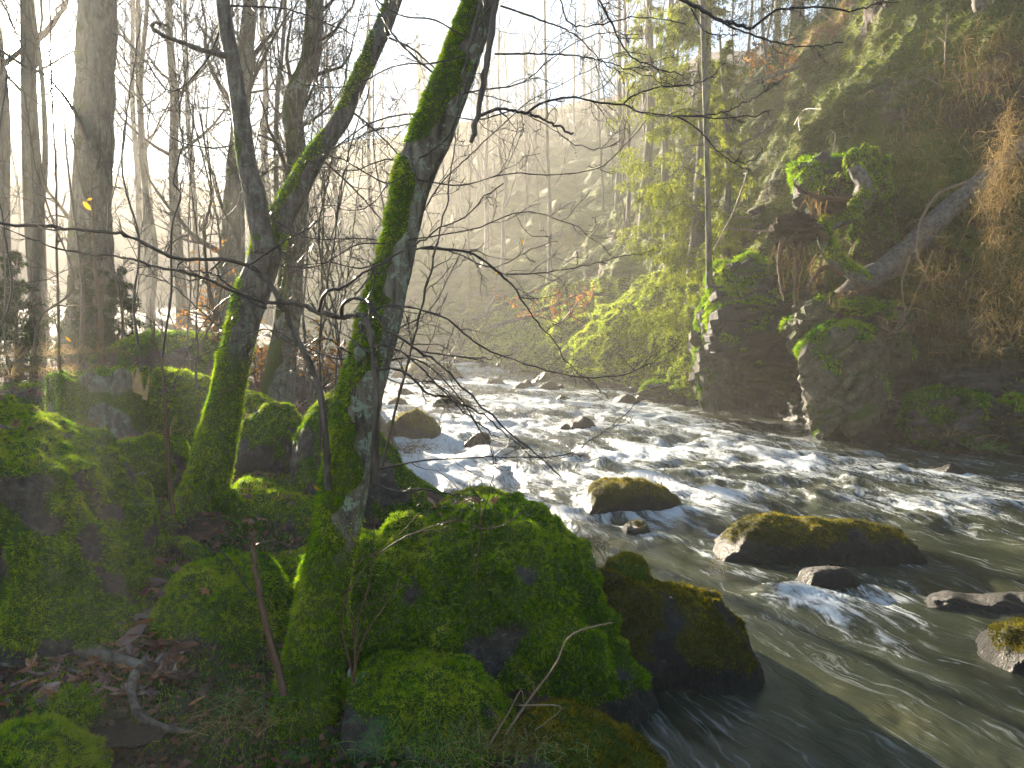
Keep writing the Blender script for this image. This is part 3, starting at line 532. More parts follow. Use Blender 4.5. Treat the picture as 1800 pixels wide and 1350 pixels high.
# 1 main leaning tree
D1 = 3.25
pts = [(535, 1300), (545, 1230), (558, 1150), (572, 1050), (590, 940), (607, 850), (625, 760), (645, 660), (668, 570), (692, 480), (708, 400), (727, 310), (765, 220), (805, 120), (838, 30), (862, -60), (900, -250), (925, -500), (940, -900)]
rw = [74, 58, 47, 43, 43, 40, 37, 40, 40, 35, 34, 35, 35, 33, 30, 28, 26, 20, 10]
path, _ = px_path(pts, 3.15, 3.5); rad = [r*3.2/FPX for r in rw]
TREE1 = thing('leaning_tree', 'thick mossy tree leaning right in front of the river, dark branches spreading', 'tree', P(540, 1270, 3.15))
mossy_trunk(TREE1, path, rad, 11, dens=52000, bl=.012, tb=.5, k=40, n=220, rough=.1, mossdir=(-1, -.25, .15), mossb=.34,
            mb=lambda t, V, N: .45*sstep(.45, .0, t)+.15)
for s, (pp, dd, w0, w1) in enumerate([
  ([(577, 860), (572, 760), (562, 690), (545, 640), (520, 590), (498, 540), (468, 492), (437, 467)], 3.12, 13, 9),
  ([(660, 850), (660, 760), (662, 690), (656, 620), (645, 568), (632, 553), (605, 558), (560, 548), (520, 533), (465, 532)], 3.08, 14, 8)]):
    branch(TREE1, pp, dd, dd-.05, w0, w1, 200+s, m1=5, m2=3, ln1=.18, mat='bark_dark', n=40, name='side_stem')
BR = [ # traced branches: points, depth0, depth1, w0, w1, twigs, mat
 ([(437, 467), (390, 456), (320, 456), (275, 440), (225, 415), (180, 408), (110, 400), (0, 395), (-120, 392)], 3.1, 2.7, 8, 5, 9, .22),
 ([(465, 532), (400, 508), (350, 485), (280, 470), (220, 452), (160, 447), (80, 430), (0, 396)], 3.1, 2.8, 6, 3, 8, .22),
 ([(437, 467), (470, 445), (500, 425), (540, 400), (565, 385)], 3.1, 3.0, 5, 2.5, 4, .3),
 ([(468, 542), (450, 535), (400, 500), (370, 480), (318, 475)], 3.05, 2.9, 5, 2.5, 4, .3),
 ([(560, 548), (568, 520), (585, 508), (600, 507), (625, 490), (640, 478), (680, 460), (700, 445), (740, 425), (765, 405), (810, 385), (850, 350), (885, 325)], 3.0, 2.8, 6, 2, 9, .25),
 ([(600, 555), (603, 535), (620, 525), (640, 528), (655, 540), (672, 570), (700, 592), (735, 617), (770, 640), (835, 700), (890, 755), (940, 795), (988, 840)], 2.95, 2.7, 7, 2.5, 10, .25),
 ([(640, 555), (670, 540), (700, 537), (740, 545), (790, 563), (820, 590), (870, 620), (940, 645), (1010, 662), (1080, 662), (1140, 640), (1200, 600)], 3.0, 2.8, 5, 1.5, 10, .22),
 ([(735, 617), (790, 625), (850, 630), (905, 623)], 2.9, 2.85, 3.5, 2, 3, .3),
 ([(660, 607), (680, 608), (710, 622), (750, 655), (790, 700), (830, 735), (880, 775)], 3.0, 2.8, 5, 2, 7, .28),
 ([(662, 650), (690, 648), (720, 660), (750, 690), (790, 700), (850, 730), (890, 765), (930, 790)], 3.0, 2.8, 6, 2, 8, .28),
 ([(740, 436), (780, 438), (830, 446), (875, 478), (900, 500), (918, 530), (945, 565), (975, 600), (1000, 640), (1060, 690)], 3.15, 3.0, 6, 1.5, 9, .25),
 ([(890, 482), (950, 480), (1010, 470), (1080, 455), (1150, 440)], 3.05, 2.9, 3, 1.3, 6, .28),
 ([(845, 203), (875, 192), (905, 195), (935, 202), (970, 218), (1010, 235)], 3.2, 3.0, 6, 4, 4, .3),
 ([(925, 200), (945, 185), (970, 176), (1010, 171), (1050, 180), (1095, 184), (1140, 200), (1200, 205), (1290, 206), (1360, 195)], 3.1, 2.8, 5, 1.6, 10, .22),
 ([(870, 95), (950, 95), (1030, 100), (1100, 120), (1180, 150)], 3.2, 3.0, 3.5, 1.5, 8, .3),
 ([(880, 10), (950, 35), (1010, 60), (1060, 110), (1110, 130)], 3.2, 3.3, 3.5, 1.5, 8, .3),
 ([(655, 850), (700, 865), (740, 860), (810, 872), (840, 876)], 3.1, 3.2, 5, 2, 4, .3),
 ([(665, 825), (740, 810), (820, 805), (900, 803), (990, 800), (1060, 760), (1130, 700)], 3.1, 2.9, 3.5, 1.3, 9, .25),
 ([(640, 750), (620, 700), (600, 640), (590, 560), (600, 480), (590, 380), (560, 300)], 3.3, 3.4, 3.5, 1.5, 9, .25),
 ([(720, 420), (770, 330), (840, 260), (930, 180), (1060, 110)], 3.3, 3.5, 3, 1.4, 9, .25),
 ([(715, 440), (650, 420), (560, 420), (500, 400), (430, 330), (380, 250)], 3.35, 3.6, 3, 1.3, 9, .25),
 ([(790, 150), (740, 110), (690, 60), (660, 0), (640, -80)], 3.35, 3.6, 4, 2, 8, .3),
 ([(740, 290), (680, 280), (620, 300), (560, 290), (470, 240)], 3.35, 3.6, 3, 1.3, 8, .25)]
for i, (pp, a, b, w0, w1, m1, l1) in enumerate(BR):
    branch(TREE1, pp, a, b, w0, w1, 300+i, m1=m1, m2=4, ln1=l1, n=40, m3=0)
branch(TREE1, [(885, -60), (872, 0), (862, 70), (850, 150), (838, 215), (829, 252)], 3.12, 3.05, 15, 9, 340, m1=2, m2=0, ln1=.1, mat='bark_dark', name='snapped_branch')
branch(TREE1, [(850, -60), (845, 0), (830, 60), (815, 130), (800, 190)], 3.15, 3.1, 9, 4, 341, m1=3, m2=2, ln1=.2, mat='bark_dark')
wr_ = np.random.RandomState(99)
for i in range(20):                                # fine web of thinner boughs in front of the mist
    u0, v0 = [(700, 440), (730, 300), (780, 190), (650, 640), (820, 80)][i % 5]; an = wr_.uniform(-.5, 1.0) if i % 2 else wr_.uniform(2.3, 3.9); L_ = wr_.uniform(220, 420); c1 = wr_.normal()*.5
    pp = [(u0+L_*f*math.cos(an+c1*f), v0-L_*f*math.sin(an+c1*f)*.8+18*math.sin(f*9+i)) for f in (0, .2, .4, .6, .8, 1)]; branch(TREE1, pp, 3.3, 3.3+wr_.uniform(-.5, .6), 3.2, 1.3, 350+i, m1=9, m2=5, ln1=.26, n=30)
# knots
def knot(root, u, v, d, r, seed, mat='bark'):
    a = np.linspace(0, np.pi, 12); b = np.linspace(0, 2*np.pi, 16, endpoint=False); A, Bq = np.meshgrid(a, b, indexing='ij')
    Q = np.stack([np.sin(A)*np.cos(Bq), np.sin(A)*np.sin(Bq)*1.0, np.cos(A)*1.3], -1); Q = Q*(1+.25*fbm(Q*2+seed, 3))[..., None]
    V = Q*r+P(u, v, d); obj('knot', V, grid_faces(12, 16, True), M[mat], root, attrs=dict(moss=np.full(192, .4), lichen=np.ones(192)))
knot(TREE1, 641, 572, 3.22, .026, 1); knot(TREE1, 632, 622, 3.2, .025, 3)
# 2 forked mossy tree
D2 = 4.75
TREE2 = thing('forked_tree', 'forked mossy tree leaning right on the left bank, rim lit along its left side', 'tree', P(345, 905, D2))
path, _ = px_path([(322, 945), (345, 900), (368, 840), (385, 760), (402, 680), (420, 600), (442, 520), (465, 450), (480, 405), (505, 365), (535, 310), (560, 270), (597, 215), (625, 155), (655, 90), (690, 10), (725, -90), (760, -260), (790, -500)], D2, 5.0)
mossy_trunk(TREE2, path, [r*D2/FPX for r in (60, 42, 34, 31, 30, 29, 29, 28, 27, 22, 19, 18, 17, 16, 15, 13, 12, 9, 4)], 21, dens=30000, bl=.014, tb=.62, k=36, n=200, rough=.09, mossdir=(-1, -.3, .1), mossb=.2,
            mb=lambda t, V, N: .5*sstep(.5, .15, t)+.5*np.exp(-((t-.43)/.03)**2)+.35*np.exp(-((t-.58)/.05)**2)*sstep(.3, -.3, N[:, 0]+.2), mat='bark_dark')
path, _ = px_path([(468, 440), (455, 390), (446, 340), (436, 290), (426, 220), (415, 150), (402, 70), (392, -10), (385, -120), (375, -300), (360, -600)], D2-.02, 4.9)
mossy_trunk(TREE2, path, [r*D2/FPX for r in (20, 18, 17, 16, 15, 14, 13, 12, 11, 8, 3)], 22, dens=6000, mossb=-.4, k=24, n=110, rough=.08, mat='bark_dark', name='fork_stem')
for i, (pp, a, b, w0, w1, m1, l1, mt) in enumerate([
 ([(398, 98), (360, 90), (320, 75), (295, 66), (278, 58), (266, 46), (275, 40), (292, 46), (306, 66)], 4.75, 4.6, 10, 4, 2, .12, 'bark_dark'),
 ([(405, 10), (450, 12), (500, 15), (560, 35), (620, 60)], 4.8, 4.9, 4, 2, 8, .25, 'twig'),
 ([(440, 300), (470, 190), (520, 230), (580, 260)], 4.9, 5.1, 3, 1.5, 8, .25, 'twig'),
 ([(395, 30), (360, 110), (300, 160), (250, 100), (200, 50)], 4.9, 5.3, 4, 1.5, 9, .25, 'twig'),
 ([(430, 250), (370, 260), (300, 240), (250, 170), (210, 80)], 4.9, 5.4, 3.5, 1.4, 9, .25, 'twig'),
 ([(560, 275), (620, 330), (680, 400), (720, 470)], 4.95, 5.2, 4, 1.5, 8, .25, 'twig'),
 ([(610, 190), (660, 230), (720, 300), (760, 400)], 5.0, 5.4, 4, 1.5, 8, .25, 'twig'),
 ([(670, 60), (730, 90), (800, 150), (900, 180)], 5.0, 5.4, 4, 1.5, 8, .25, 'twig'),
 ([(400, 690), (470, 640), (560, 620), (640, 640)], 4.7, 4.5, 2.5, 1.2, 6, .25, 'twig_brown'),
 ([(450, 500), (380, 540), (320, 640), (300, 700)], 4.7, 4.4, 2.5, 1.2, 6, .25, 'twig')]):
    branch(TREE2, pp, a, b, w0, w1, 400+i, m1=m1, m2=5, ln1=l1, mat=mt, n=36)
print('T trees', round(time.time()-T0, 1))
# 3 mid and far trunks
def limbs(Q, Rr, rng, m=(16, 5, 4), lr=.3, ang=55, up=.12, rmin=(.006, .004, .003)):
    a, ar = kids(Q[None], Rr[None], m[0], lr, ang, rng, 9, up, .16, .25, .4); ar = np.maximum(ar, rmin[0]*.4)
    b, br = kids(a, ar, m[1], .5, 45, rng, 6, up*.5, .25, .2, .6); br = np.maximum(br, rmin[1]*.5)
    c, cr = kids(b, br, m[2], .55, 45, rng, 5, 0, .3, .15, .7); cr = np.maximum(cr, rmin[2]*.6)
    return [tubes(a, ar, 5), tubes(b, br, 3), tubes(c, cr, 3)]
def big_tree(name, label, pts, rw, d, seed, mat='bark_far', mossb=-.2, m=(16, 6, 4), lr=.28, k=24, moss=True, cat_='tree', group=None, ridge=0., dens=2500, lich=.6, up=.1):
    rng = np.random.RandomState(seed); path, _ = px_path(pts, d); root = thing(name, label, cat_, path[0], group)
    V, F, mo, li, Pq, Rq, N = trunk_mesh(path, [r*d/FPX for r in rw], k=k, n=110, seed=seed, mossb=mossb, rough=.06, ridge=ridge)
    obj('trunk', V, F, M[mat], root, attrs=dict(moss=mo, lichen=li*lich))
    if m:
        sc = d/12; V, F = cat(limbs(Pq, Rq, rng, m, lr, 55, up, (.008*sc, .006*sc, .0045*sc))); obj('crown', V, F, M['twig_far'], root)
    return root
big_tree('beech_tree', 'massive straight grey trunk beside the low sun', [(150, 640), (157, 560), (159, 440), (163, 300), (167, 150), (171, 0), (174, -200), (177, -400)], [50, 38, 33, 31, 31, 30, 29, 24], 11.5, 31, mossb=-.15, lich=.25, m=(8, 5, 3), lr=.25, ridge=.03, mat='bark')
big_tree('crooked_tree', 'crooked grey tree rising behind the forked tree, kinked near its top', [(482, 730), (492, 660), (503, 570), (512, 480), (520, 400), (524, 320), (521, 250), (516, 200), (524, 155), (545, 105), (552, 40), (556, -50), (560, -200), (565, -400)], [36, 26, 22, 20, 19, 18, 17, 18, 17, 16, 16, 14, 12, 6], 8.2, 32, mossb=.05, m=(18, 6, 5), lr=.22, mat='bark')
big_tree('hazy_beech', 'hazy broad beech trunk left of the fork, flaring at its foot', [(392, 640), (400, 560), (405, 470), (412, 350), (424, 200), (433, 90), (440, 0), (446, -150), (450, -300)], [34, 25, 20, 17, 15, 13, 12, 10, 6], 14, 33, m=(14, 6, 5), lr=.3)
# copied variants for the misty wood
VAR = []; PL = []
def variant(h, r, seed, m=(20, 6, 4), lr=.3, lean=.04):
    rng = np.random.RandomState(seed); n = 9; z = np.linspace(0, h, n); xy = np.cumsum(rng.normal(size=(n, 2))*lean*h/9, 0); xy -= xy[0]
    Q = smooth_path(np.column_stack([xy, z]), 60); Rr = r*np.linspace(1, .18, 60)**.9*(1+.5*np.exp(-np.linspace(0, 1, 60)*40))
    V, F = tubes(Q, Rr, 10); a = mesh('trunk', V, F, dict(moss=np.zeros(len(V)), lichen=np.full(len(V), .5)), True, M['bark_far'])
    V, F = cat(limbs(Q, Rr, rng, m, lr, 50, .12, (.009, .006, .0045) if h > 6 else (.006, .0035, .0028))); b = mesh('crown', V, F, None, True, M['twig_far'])
    return a, b
VAR = [variant(16, .16, 50), variant(15, .13, 51, lean=.07), variant(15, .09, 52, (22, 6, 5), .25), variant(12, .06, 53, (22, 6, 4), .22, .06), variant(9, .035, 54, (18, 5, 4), .25, .08), variant(7, .025, 55, (16, 5, 4), .3, .1), variant(5.5, .013, 56, (26, 6, 3), .2, .1), variant(4.5, .011, 57, (24, 6, 3), .26, .16)]
def put_tree(vi, loc, sc, rz, label, group=None, name='bare_tree', cat_='tree', tilt=0.):
    root = thing(name, label, cat_, loc, group); root.rotation_euler = (tilt*.5, tilt, rz); root.scale = (sc, sc, sc)
    for nm, me in zip(('trunk', 'crown'), VAR[vi]):
        o = bpy.data.objects.new(nm, me); C.objects.link(o); o.parent = root
    if group: PL.append((root, {'thin_tree': 'thin bare tree in the mist', 'thin_sapling': 'thin twiggy sapling in the thicket', 'misty_tree': 'ghostly far valley tree'}[name], np.asarray(loc)))
    return root
rng = np.random.RandomState(5)
def left_ground(u, d): x = (u-900)/FPX*d; return np.array([x, d, float(hl(np.array([x]), np.array([d]))[0])-.05])
named = [ # u, d, variant, scale, label
 (8, 16, 0, 1.1, 'grey tree trunk cut by the left frame edge'), (68, 17, 2, 1.2, 'slim tree left of the sun leaning in the mist'), (74, 13, 2, 1., 'slender grey tree standing just left of the sun'),
 (84, 12.5, 3, .9, 'thin curved stem touching the big beech on its left'), (262, 17, 3, 1.1, 'thin tree right of the big beech trunk'), (268, 22, 2, 1.1, 'pale thin tree in mist behind the zigzag stem'),
 (325, 20, 0, .9, 'pale misty trunk midway between the beech and the forked tree'), (350, 27, 2, 1.1, 'faint tree behind the fork stem'), (470, 25, 0, .9, 'blurred trunk in haze behind the crooked tree'),
 (590, 30, 1, 1., 'faint bare tree above the bend of the river'), (655, 36, 0, 1., 'ghostly wide crowned tree upstream of the bend'), (500, 46, 1, .9, 'dim tree beyond the river bend'), (440, 38, 1, 1., 'distant dim tree low in the haze')]
for i, (u, d, vi, s, lb) in enumerate(named): put_tree(vi, left_ground(u, d), s, rng.uniform(0, 6.28), lb)
for i in range(30):
    u = rng.uniform(-260, 640); d = rng.uniform(12, 46); 
    if dist_left((u-900)/FPX*d, d) < .8 or 85 < u < 165: continue
    put_tree(rng.choice([2, 3, 4, 5, 4, 3, 4]), left_ground(u, d), rng.uniform(.8, 1.25), rng.uniform(0, 6.28), 'one of many thin bare trees standing in the bright mist of the left bank', 'thin bare trees in the mist of the left bank', 'thin_tree')
hilltr = [(3.2, 3.8, 2, 1., 'bare tree in mist above the fallen logs'), (3.6, 4.6, 0, .75, 'straight pale trunk in the sunbeams centre right'), (4.0, 4.1, 2, .8, 'thin vertical tree in front of the sunbeams'), (2.6, 4.2, 1, .8, 'hazy tree left of the sunbeams'),
  (2.2, 5.0, 0, .8, 'faint tree far upstream on the right slope'), (4.6, 6.3, 0, .8, 'tall trunk on the ridge behind the golden spruce'), (5.3, 6.3, 0, .85, 'thick trunk on the ridge above the orange leaves'), (5.9, 6.6, 1, .7, 'dark leaning tree on the ridge at the top')]
for i, (a, b, vi, s, lb) in enumerate(hilltr): put_tree(vi, hill(np.array(a), np.array(b))-[0, 0, .2], s, rng.uniform(0, 6.28), lb)
for i in range(48):
    a = rng.uniform(.3, 5.2); b = rng.uniform(3.6, 8.2)
    put_tree(rng.choice([1, 2, 3, 4, 0, 3]), hill(np.array(a), np.array(b))-[0, 0, .2], rng.uniform(.6, .95), rng.uniform(0, 6.28), 'one of many bare trees fading into haze on the right slope', 'bare trees fading into haze on the right slope', 'thin_tree')
for i in range(30):                                # thicket of thin saplings on the left bank
    u = rng.uniform(-60, 690); d = rng.uniform(5.8, 11); x = (u-900)/FPX*d
    if dist_left(x, d) < .5 or abs(x+.55*(d-3.9)+2.1) < .6: continue
    put_tree([6, 7][i % 2], left_ground(u, d), rng.uniform(.7, 1.1), rng.uniform(0, 6.28), 'one of many thin twiggy saplings in the thicket on the left bank', 'thin twiggy saplings in the left bank thicket', 'thin_sapling', 'sapling')
for i in range(34):
    u = rng.uniform(700, 1150); d = rng.uniform(47, 59); x = (u-900)/FPX*d
    z = 3+(d-50)*.12+np.interp(x, [-60, -25, -8, 4, 16, 60], [9, 8, 7, 12, 18, 22])*float(sstep(46, 66, d)); put_tree([0, 1, 2, 0][i % 4], (x, d, z-.8), rng.uniform(.6, 1.), rng.uniform(0, 6.28), 'ghostly tree', 'ghostly trees on the far valley side', 'misty_tree')
# pole tree at right
big_tree('pole_tree', 'thin bare pole of a tree standing before the mossy slope', [(1247, 500), (1246, 440), (1243, 300), (1239, 150), (1234, 0), (1230, -150), (1226, -350)], [6, 5, 4.5, 4.5, 4, 3.5, 2], 13.5, 34, m=(12, 3, 2), lr=.06, k=12, up=-.05)
# ------------------------------------------------------------------ spruces
def spruce(label, u, vbase, vtop, d, wpx, mat, seed, base=None, nb=90, droop=.35, dens=1., name='spruce', tz=.06, hang=.5, lowest=0., group=None):
    rng = np.random.RandomState(seed); b = P(u, vbase, d); tp = P(u, vtop, d); H = tp[2]-b[2]; W = wpx*d/FPX
    root = thing(name, label, 'spruce tree', b, group); Q = smooth_path(np.array([b, b+[.02*H, 0, H*.5], tp]), 30); Rr = np.linspace(.018, .004, 30)*H
    V, F = tubes(Q, Rr, 10); obj('trunk', V, F, M['bark_far'], root, attrs=dict(moss=np.zeros(len(V)), lichen=np.ones(len(V))))
    z = rng.uniform(lowest, .98, nb); a = rng.uniform(0, 2*np.pi, nb); L = W*(1.02-z)**.7*rng.uniform(.65, 1.15, nb)
    s = np.linspace(0, 1, 9); out = np.stack([np.cos(a), np.sin(a), 0*a], -1)
    st = b+np.outer(z*H, [0, 0, 1]); B = st[:, None]+out[:, None]*(L[:, None]*s)[..., None]; B[..., 2] += -droop*L[:, None]*(s**1.3)+.1*L[:, None]*s**3
    B += np.cumsum(rng.normal(size=B.shape)*.03*W/3, 1)
    V, F = tubes(B, (np.linspace(.004, .0015, 9)*H/6)[None]*np.ones((nb, 1)), 3); br = obj('branches', V, F, M['twig_brown'], root, kind='stuff')
    # hanging side twigs, each carrying needles
    m = int(26*dens); tw, _ = kids(B, np.ones(B.shape[:2])*.01, m, .34, 65, rng, 5, -hang, .15, .12, .5)
    k = len(tw); nn = int(13*dens); t = rng.rand(k, nn)*3.99; i = t.astype(int); f = (t-i)[..., None]; bi = np.arange(k)[:, None]
    p = (tw[bi, i]*(1-f)+tw[bi, i+1]*f).reshape(-1, 3); tn = nrm(tw[bi, i+1]-tw[bi, i]).reshape(-1, 3)
    dd = nrm(tn*.7+rng.normal(size=p.shape)*.6); sd = nrm(np.cross(dd, rng.normal(size=p.shape))); ln = tz*rng.uniform(.6, 1.4, (len(p), 1))
    V = np.stack([p-sd*ln*.13, p+sd*ln*.13, p+dd*ln], 1).reshape(-1, 3)
    obj('needles', V, np.arange(len(V)).reshape(-1, 3), M[mat], root, attrs=dict(tint=np.clip(.5+.35*np.repeat(fbm(p*1.5, 2), 3)+np.repeat(rng.normal(size=len(p))*.15, 3), 0, 1)), smooth=False, kind='stuff')
    return root
spruce('golden green spruce with drooping sunlit boughs right of centre', 1215, 560, -300, 17.5, 135, 'spruce_gold', 61, nb=150, dens=1.35, tz=.085)
spruce('second golden spruce overlapping lower down the slope', 1265, 560, 60, 15.5, 70, 'spruce_gold', 62, nb=90, dens=1., tz=.07)
spruce('pale hazy spruce behind the golden one', 1130, 420, -150, 23, 95, 'spruce_gold', 63, nb=80, dens=.9, tz=.1)
spruce('dark spruce high on the ridge at the top', 1390, 110, -420, 24, 150, 'spruce_dark', 64, nb=90, dens=1., tz=.1)
spruce('dark spruce on the ridge beside the orange leaves', 1490, 60, -380, 21, 120, 'spruce_dark', 65, nb=80, dens=1., tz=.1)
spruce('young dark spruce sheltering under the big beech', 165, 625, 400, 10.5, 70, 'spruce_dark', 66, nb=60, dens=.9, tz=.045, droop=.1, hang=.1)
spruce('young hazy spruce at the left edge', 30, 640, 440, 9.8, 90, 'spruce_dark', 67, nb=70, dens=.9, tz=.04, droop=.05, hang=.05)
spruce('small dark spruce behind the broad shaded boulder', 215, 610, 470, 10.2, 60, 'spruce_dark', 68, nb=50, dens=.9, tz=.04, droop=.1, hang=.1)
print('T spruce', round(time.time()-T0, 1))
# ------------------------------------------------------------------ hillside plants
rng = np.random.RandomState(77); FH = grid_faces(*SS.shape)
vis = (SS.ravel() > 2.4)*(SS.ravel() < 11)*(HV[:, 2] > .15)*(HV[:, 2] < 13); wgt = sstep(.3, .8, mossh.ravel())*vis*np.where(SS.ravel() > 6, 1, .5)
p, n_ = scatter(HV, FH, wgt, 1500, rng, 260000); n_ = n_*np.sign((n_*np.array([-.8, -.3, .5])).sum(-1, keepdims=True)+1e-9)
Vb, Fb = blades(p, n_, .13, .011, rng, .9, .8); tn = np.clip(.45+.4*fbm(p*.5, 3)+.25*fbm(p*2.5, 2)+rng.normal(size=len(p))*.12, 0, 1)
obj('hillside_moss', Vb, Fb, M['hill_green'], hillside, attrs=dict(tint=np.repeat(tn, 3)), smooth=False, kind='stuff')
# moss carpet on the lit cliff, sunlight painted in as a lighter tint
wgt = (bright_cliff.ravel() > .4)*1.*vis
p, n_ = scatter(HV, FH, wgt, 3000, rng, 160000); n_ = n_*np.sign((n_*np.array([-.8, -.3, .5])).sum(-1, keepdims=True)+1e-9)
Vb, Fb = blades(p, n_, .06, .011, rng, .5, .7); obj('cliff_moss', Vb, Fb, M['moss_blade'], hillside, attrs=dict(tint=tintn(p, rng, 1.5, .92, .25)), smooth=False, kind='stuff')
# curved strand generator (dry grass, fern, rootlets)
def strands(p, d, ln, wd, rng, fall=.9, n=7, wob=.12):
    K = len(p); pts = [p]; cur = nrm(d); l = ln*rng.uniform(.5, 1.3, (K, 1))
    for s in range(n-1): cur = nrm(cur+np.array([0, 0, -fall/n*2])+rng.normal(size=(K, 3))*wob); pts.append(pts[-1]+cur*l/(n-1))
    Q = np.stack(pts, 1); sd = nrm(np.cross(Q[:, 1]-Q[:, 0], rng.normal(size=(K, 3))))[:, None]*(wd*np.linspace(1, .15, n))[None, :, None]
    V = np.stack([Q-sd, Q+sd], 2).reshape(-1, 3)
    i = np.arange(n-1); f = np.stack([2*i, 2*i+1, 2*i+3, 2*i+2], -1); return V, (f[None]+(np.arange(K)*2*n)[:, None, None]).reshape(-1, 4), n*2
def grass(name, label, catg, p, d, ln, wd, mat, rng, fall=.9, base=.5, n=7, group=None, parent=None, kind=None, wob=.12):
    V, F, k = strands(p, d, ln, wd, rng, fall, n, wob); tn = np.repeat(np.clip(base+rng.normal(size=len(p))*.25, 0, 1), k)
    if parent is not None: return obj(name, V, F, M[mat], parent, attrs=dict(tint=tn), smooth=False, kind=kind)
    root = thing(name, label, catg, p.mean(0), group); obj('blades' if 'grass' in name else 'stems', V, F, M[mat], root, attrs=dict(tint=tn), smooth=False, kind='stuff'); return root
def cloudp(u, v, d, su, sv, sd, N, rng): return P(u+rng.normal(size=N)*su, v+rng.normal(size=N)*sv, d+rng.normal(size=N)*sd)
kk = (SS.ravel() > 4.5)*(SS.ravel() < 10.8)*(HV[:, 2] > 1.2)*(HV[:, 2] < 12)*sstep(.0, .5, fbm(HV*.9+21, 3)+.25)
p, n_ = scatter(HV, FH, kk*1., 260, rng, 22000); n_ = n_*np.sign((n_*np.array([-.8, -.3, .5])).sum(-1, keepdims=True)+1e-9)
V, F, k_ = strands(p, n_+rng.normal(size=p.shape)*.4, .3, .005, rng, 1.6, 6, .25); obj('slope_grass', V, F, M['slope_straw'], hillside, attrs=dict(tint=np.repeat(np.clip(.45+.5*fbm(p*.7+5, 2)+rng.normal(size=len(p))*.2, 0, 1), k_)), smooth=False, kind='stuff')
for i in range(26):
    a = rng.uniform(5.5, 10.4); b_ = rng.uniform(3.8, 6.6) if a < 8.5 else rng.uniform(4.6, 7); c = hill(np.array(a), np.array(b_))+np.array([-.15, -.12, .05]); dr = nrm(rng.normal(size=3)*[1, .4, .8]+[0, 0, .2]); L_ = rng.uniform(.6, 1.8)
    pth = smooth_path(np.array([c, c+dr*L_*.5+rng.normal(size=3)*.12, c+dr*L_+[0, 0, -.15*L_]]), 14); r_ = thing('dead_twig', 'one of the loose dead twigs lying over the mossy right slope', 'twig', c, 'loose dead twigs on the right slope'); rr_ = np.linspace(.016, .005, 14)
    a_, ar_ = kids(pth[None], rr_[None], 4, .4, 45, rng, 5, 0, .3); V, F = cat([tubes(pth, rr_, 5), tubes(a_, np.maximum(ar_, .004), 3)]); obj('stem', V, F, M['twig_straw' if i % 3 else 'twig_far'], r_); PL.append((r_, 'loose dead twig on the mossy slope', c))
N = 2300; bo = rng.randint(0, 9, N); tb_ = rng.rand(N)**.8; bu = np.array([1738, 1752, 1765, 1778, 1790, 1800, 1812, 1826, 1770])[bo]; b0 = np.array([230, 190, 200, 170, 210, 240, 180, 200, 300])[bo]; b1 = np.array([470, 380, 560, 420, 590, 520, 600, 560, 620])[bo]
uu = bu+rng.normal(size=N)*(5+9*tb_)+18*np.sin(tb_*3+bo)-14*tb_; vv = b0+(b1-b0)*tb_
p = P(uu, vv, 9.2+rng.normal(size=N)*.18)
grass('dry_hanging_brush', 'curtain of dry golden brush hanging at the right edge', 'dry brush', p, np.array([-.25, -.3, -.3])+rng.normal(size=(N, 3))*.6, .3, .003, 'straw', rng, 1.1, .5, 8, wob=.4)
for lb, u, v, su, sv, d, N, ln in [('tangle of brown dead twigs dangling in the dark hollow', 1660, 520, 42, 55, 10.6, 900, .3), ('dry grass trailing over the fallen trunk', 1620, 330, 55, 60, 12, 450, .35), ('dry brush dangling high at the top right', 1740, 110, 45, 50, 11, 500, .35), ('pale brush mat on the upper right slope', 1650, 200, 60, 40, 12.5, 350, .3)]:
    p = cloudp(u, v, d, su, sv, .15, N, rng); grass('dry_brush', lb, 'dry brush', p, np.array([-.1, -.5, -.2])+rng.normal(size=(N, 3))*.6, ln, .003, 'straw', rng, 1.3, .3, 7, wob=.35)
print('T hill', round(time.time()-T0, 1))
# ------------------------------------------------------------------ fallen trunk, root wad, crag rocks
FT = thing('fallen_tree', 'grey fallen trunk slanting down the cliff with upturned mossy roots', 'fallen tree', P(1510, 500, 11.6))
path, _ = px_path([(1480, 530), (1520, 495), (1560, 470), (1610, 425), (1660, 375), (1720, 325), (1790, 265), (1880, 190), (1990, 110)], 11.5, 11.9)
V, F, mo, li, Pq, Rq, N_ = trunk_mesh(path, [r*11.6/FPX for r in (20, 21, 20, 18, 17, 17, 16, 15, 14)], k=28, n=120, seed=5, mossb=-.5, rough=.07, ridge=.04); obj('trunk', V, F, M['bark_fallen'], FT, attrs=dict(moss=mo, lichen=li*.6))
path, _ = px_path([(1525, 495), (1495, 478), (1465, 452), (1450, 420), (1450, 398), (1475, 385), (1500, 372), (1520, 330), (1500, 292)], 11.4, 11.6)
mossy_trunk(FT, path, [r*11.5/FPX for r in (12, 15, 15, 14, 15, 14, 15, 16, 10)], 71, dens=9000, bl=.035, tb=.7, k=24, n=120, rough=.14, mossdir=(.2, -.2, 1), mossb=.35, name='mossy_root', mat='bark_fallen')
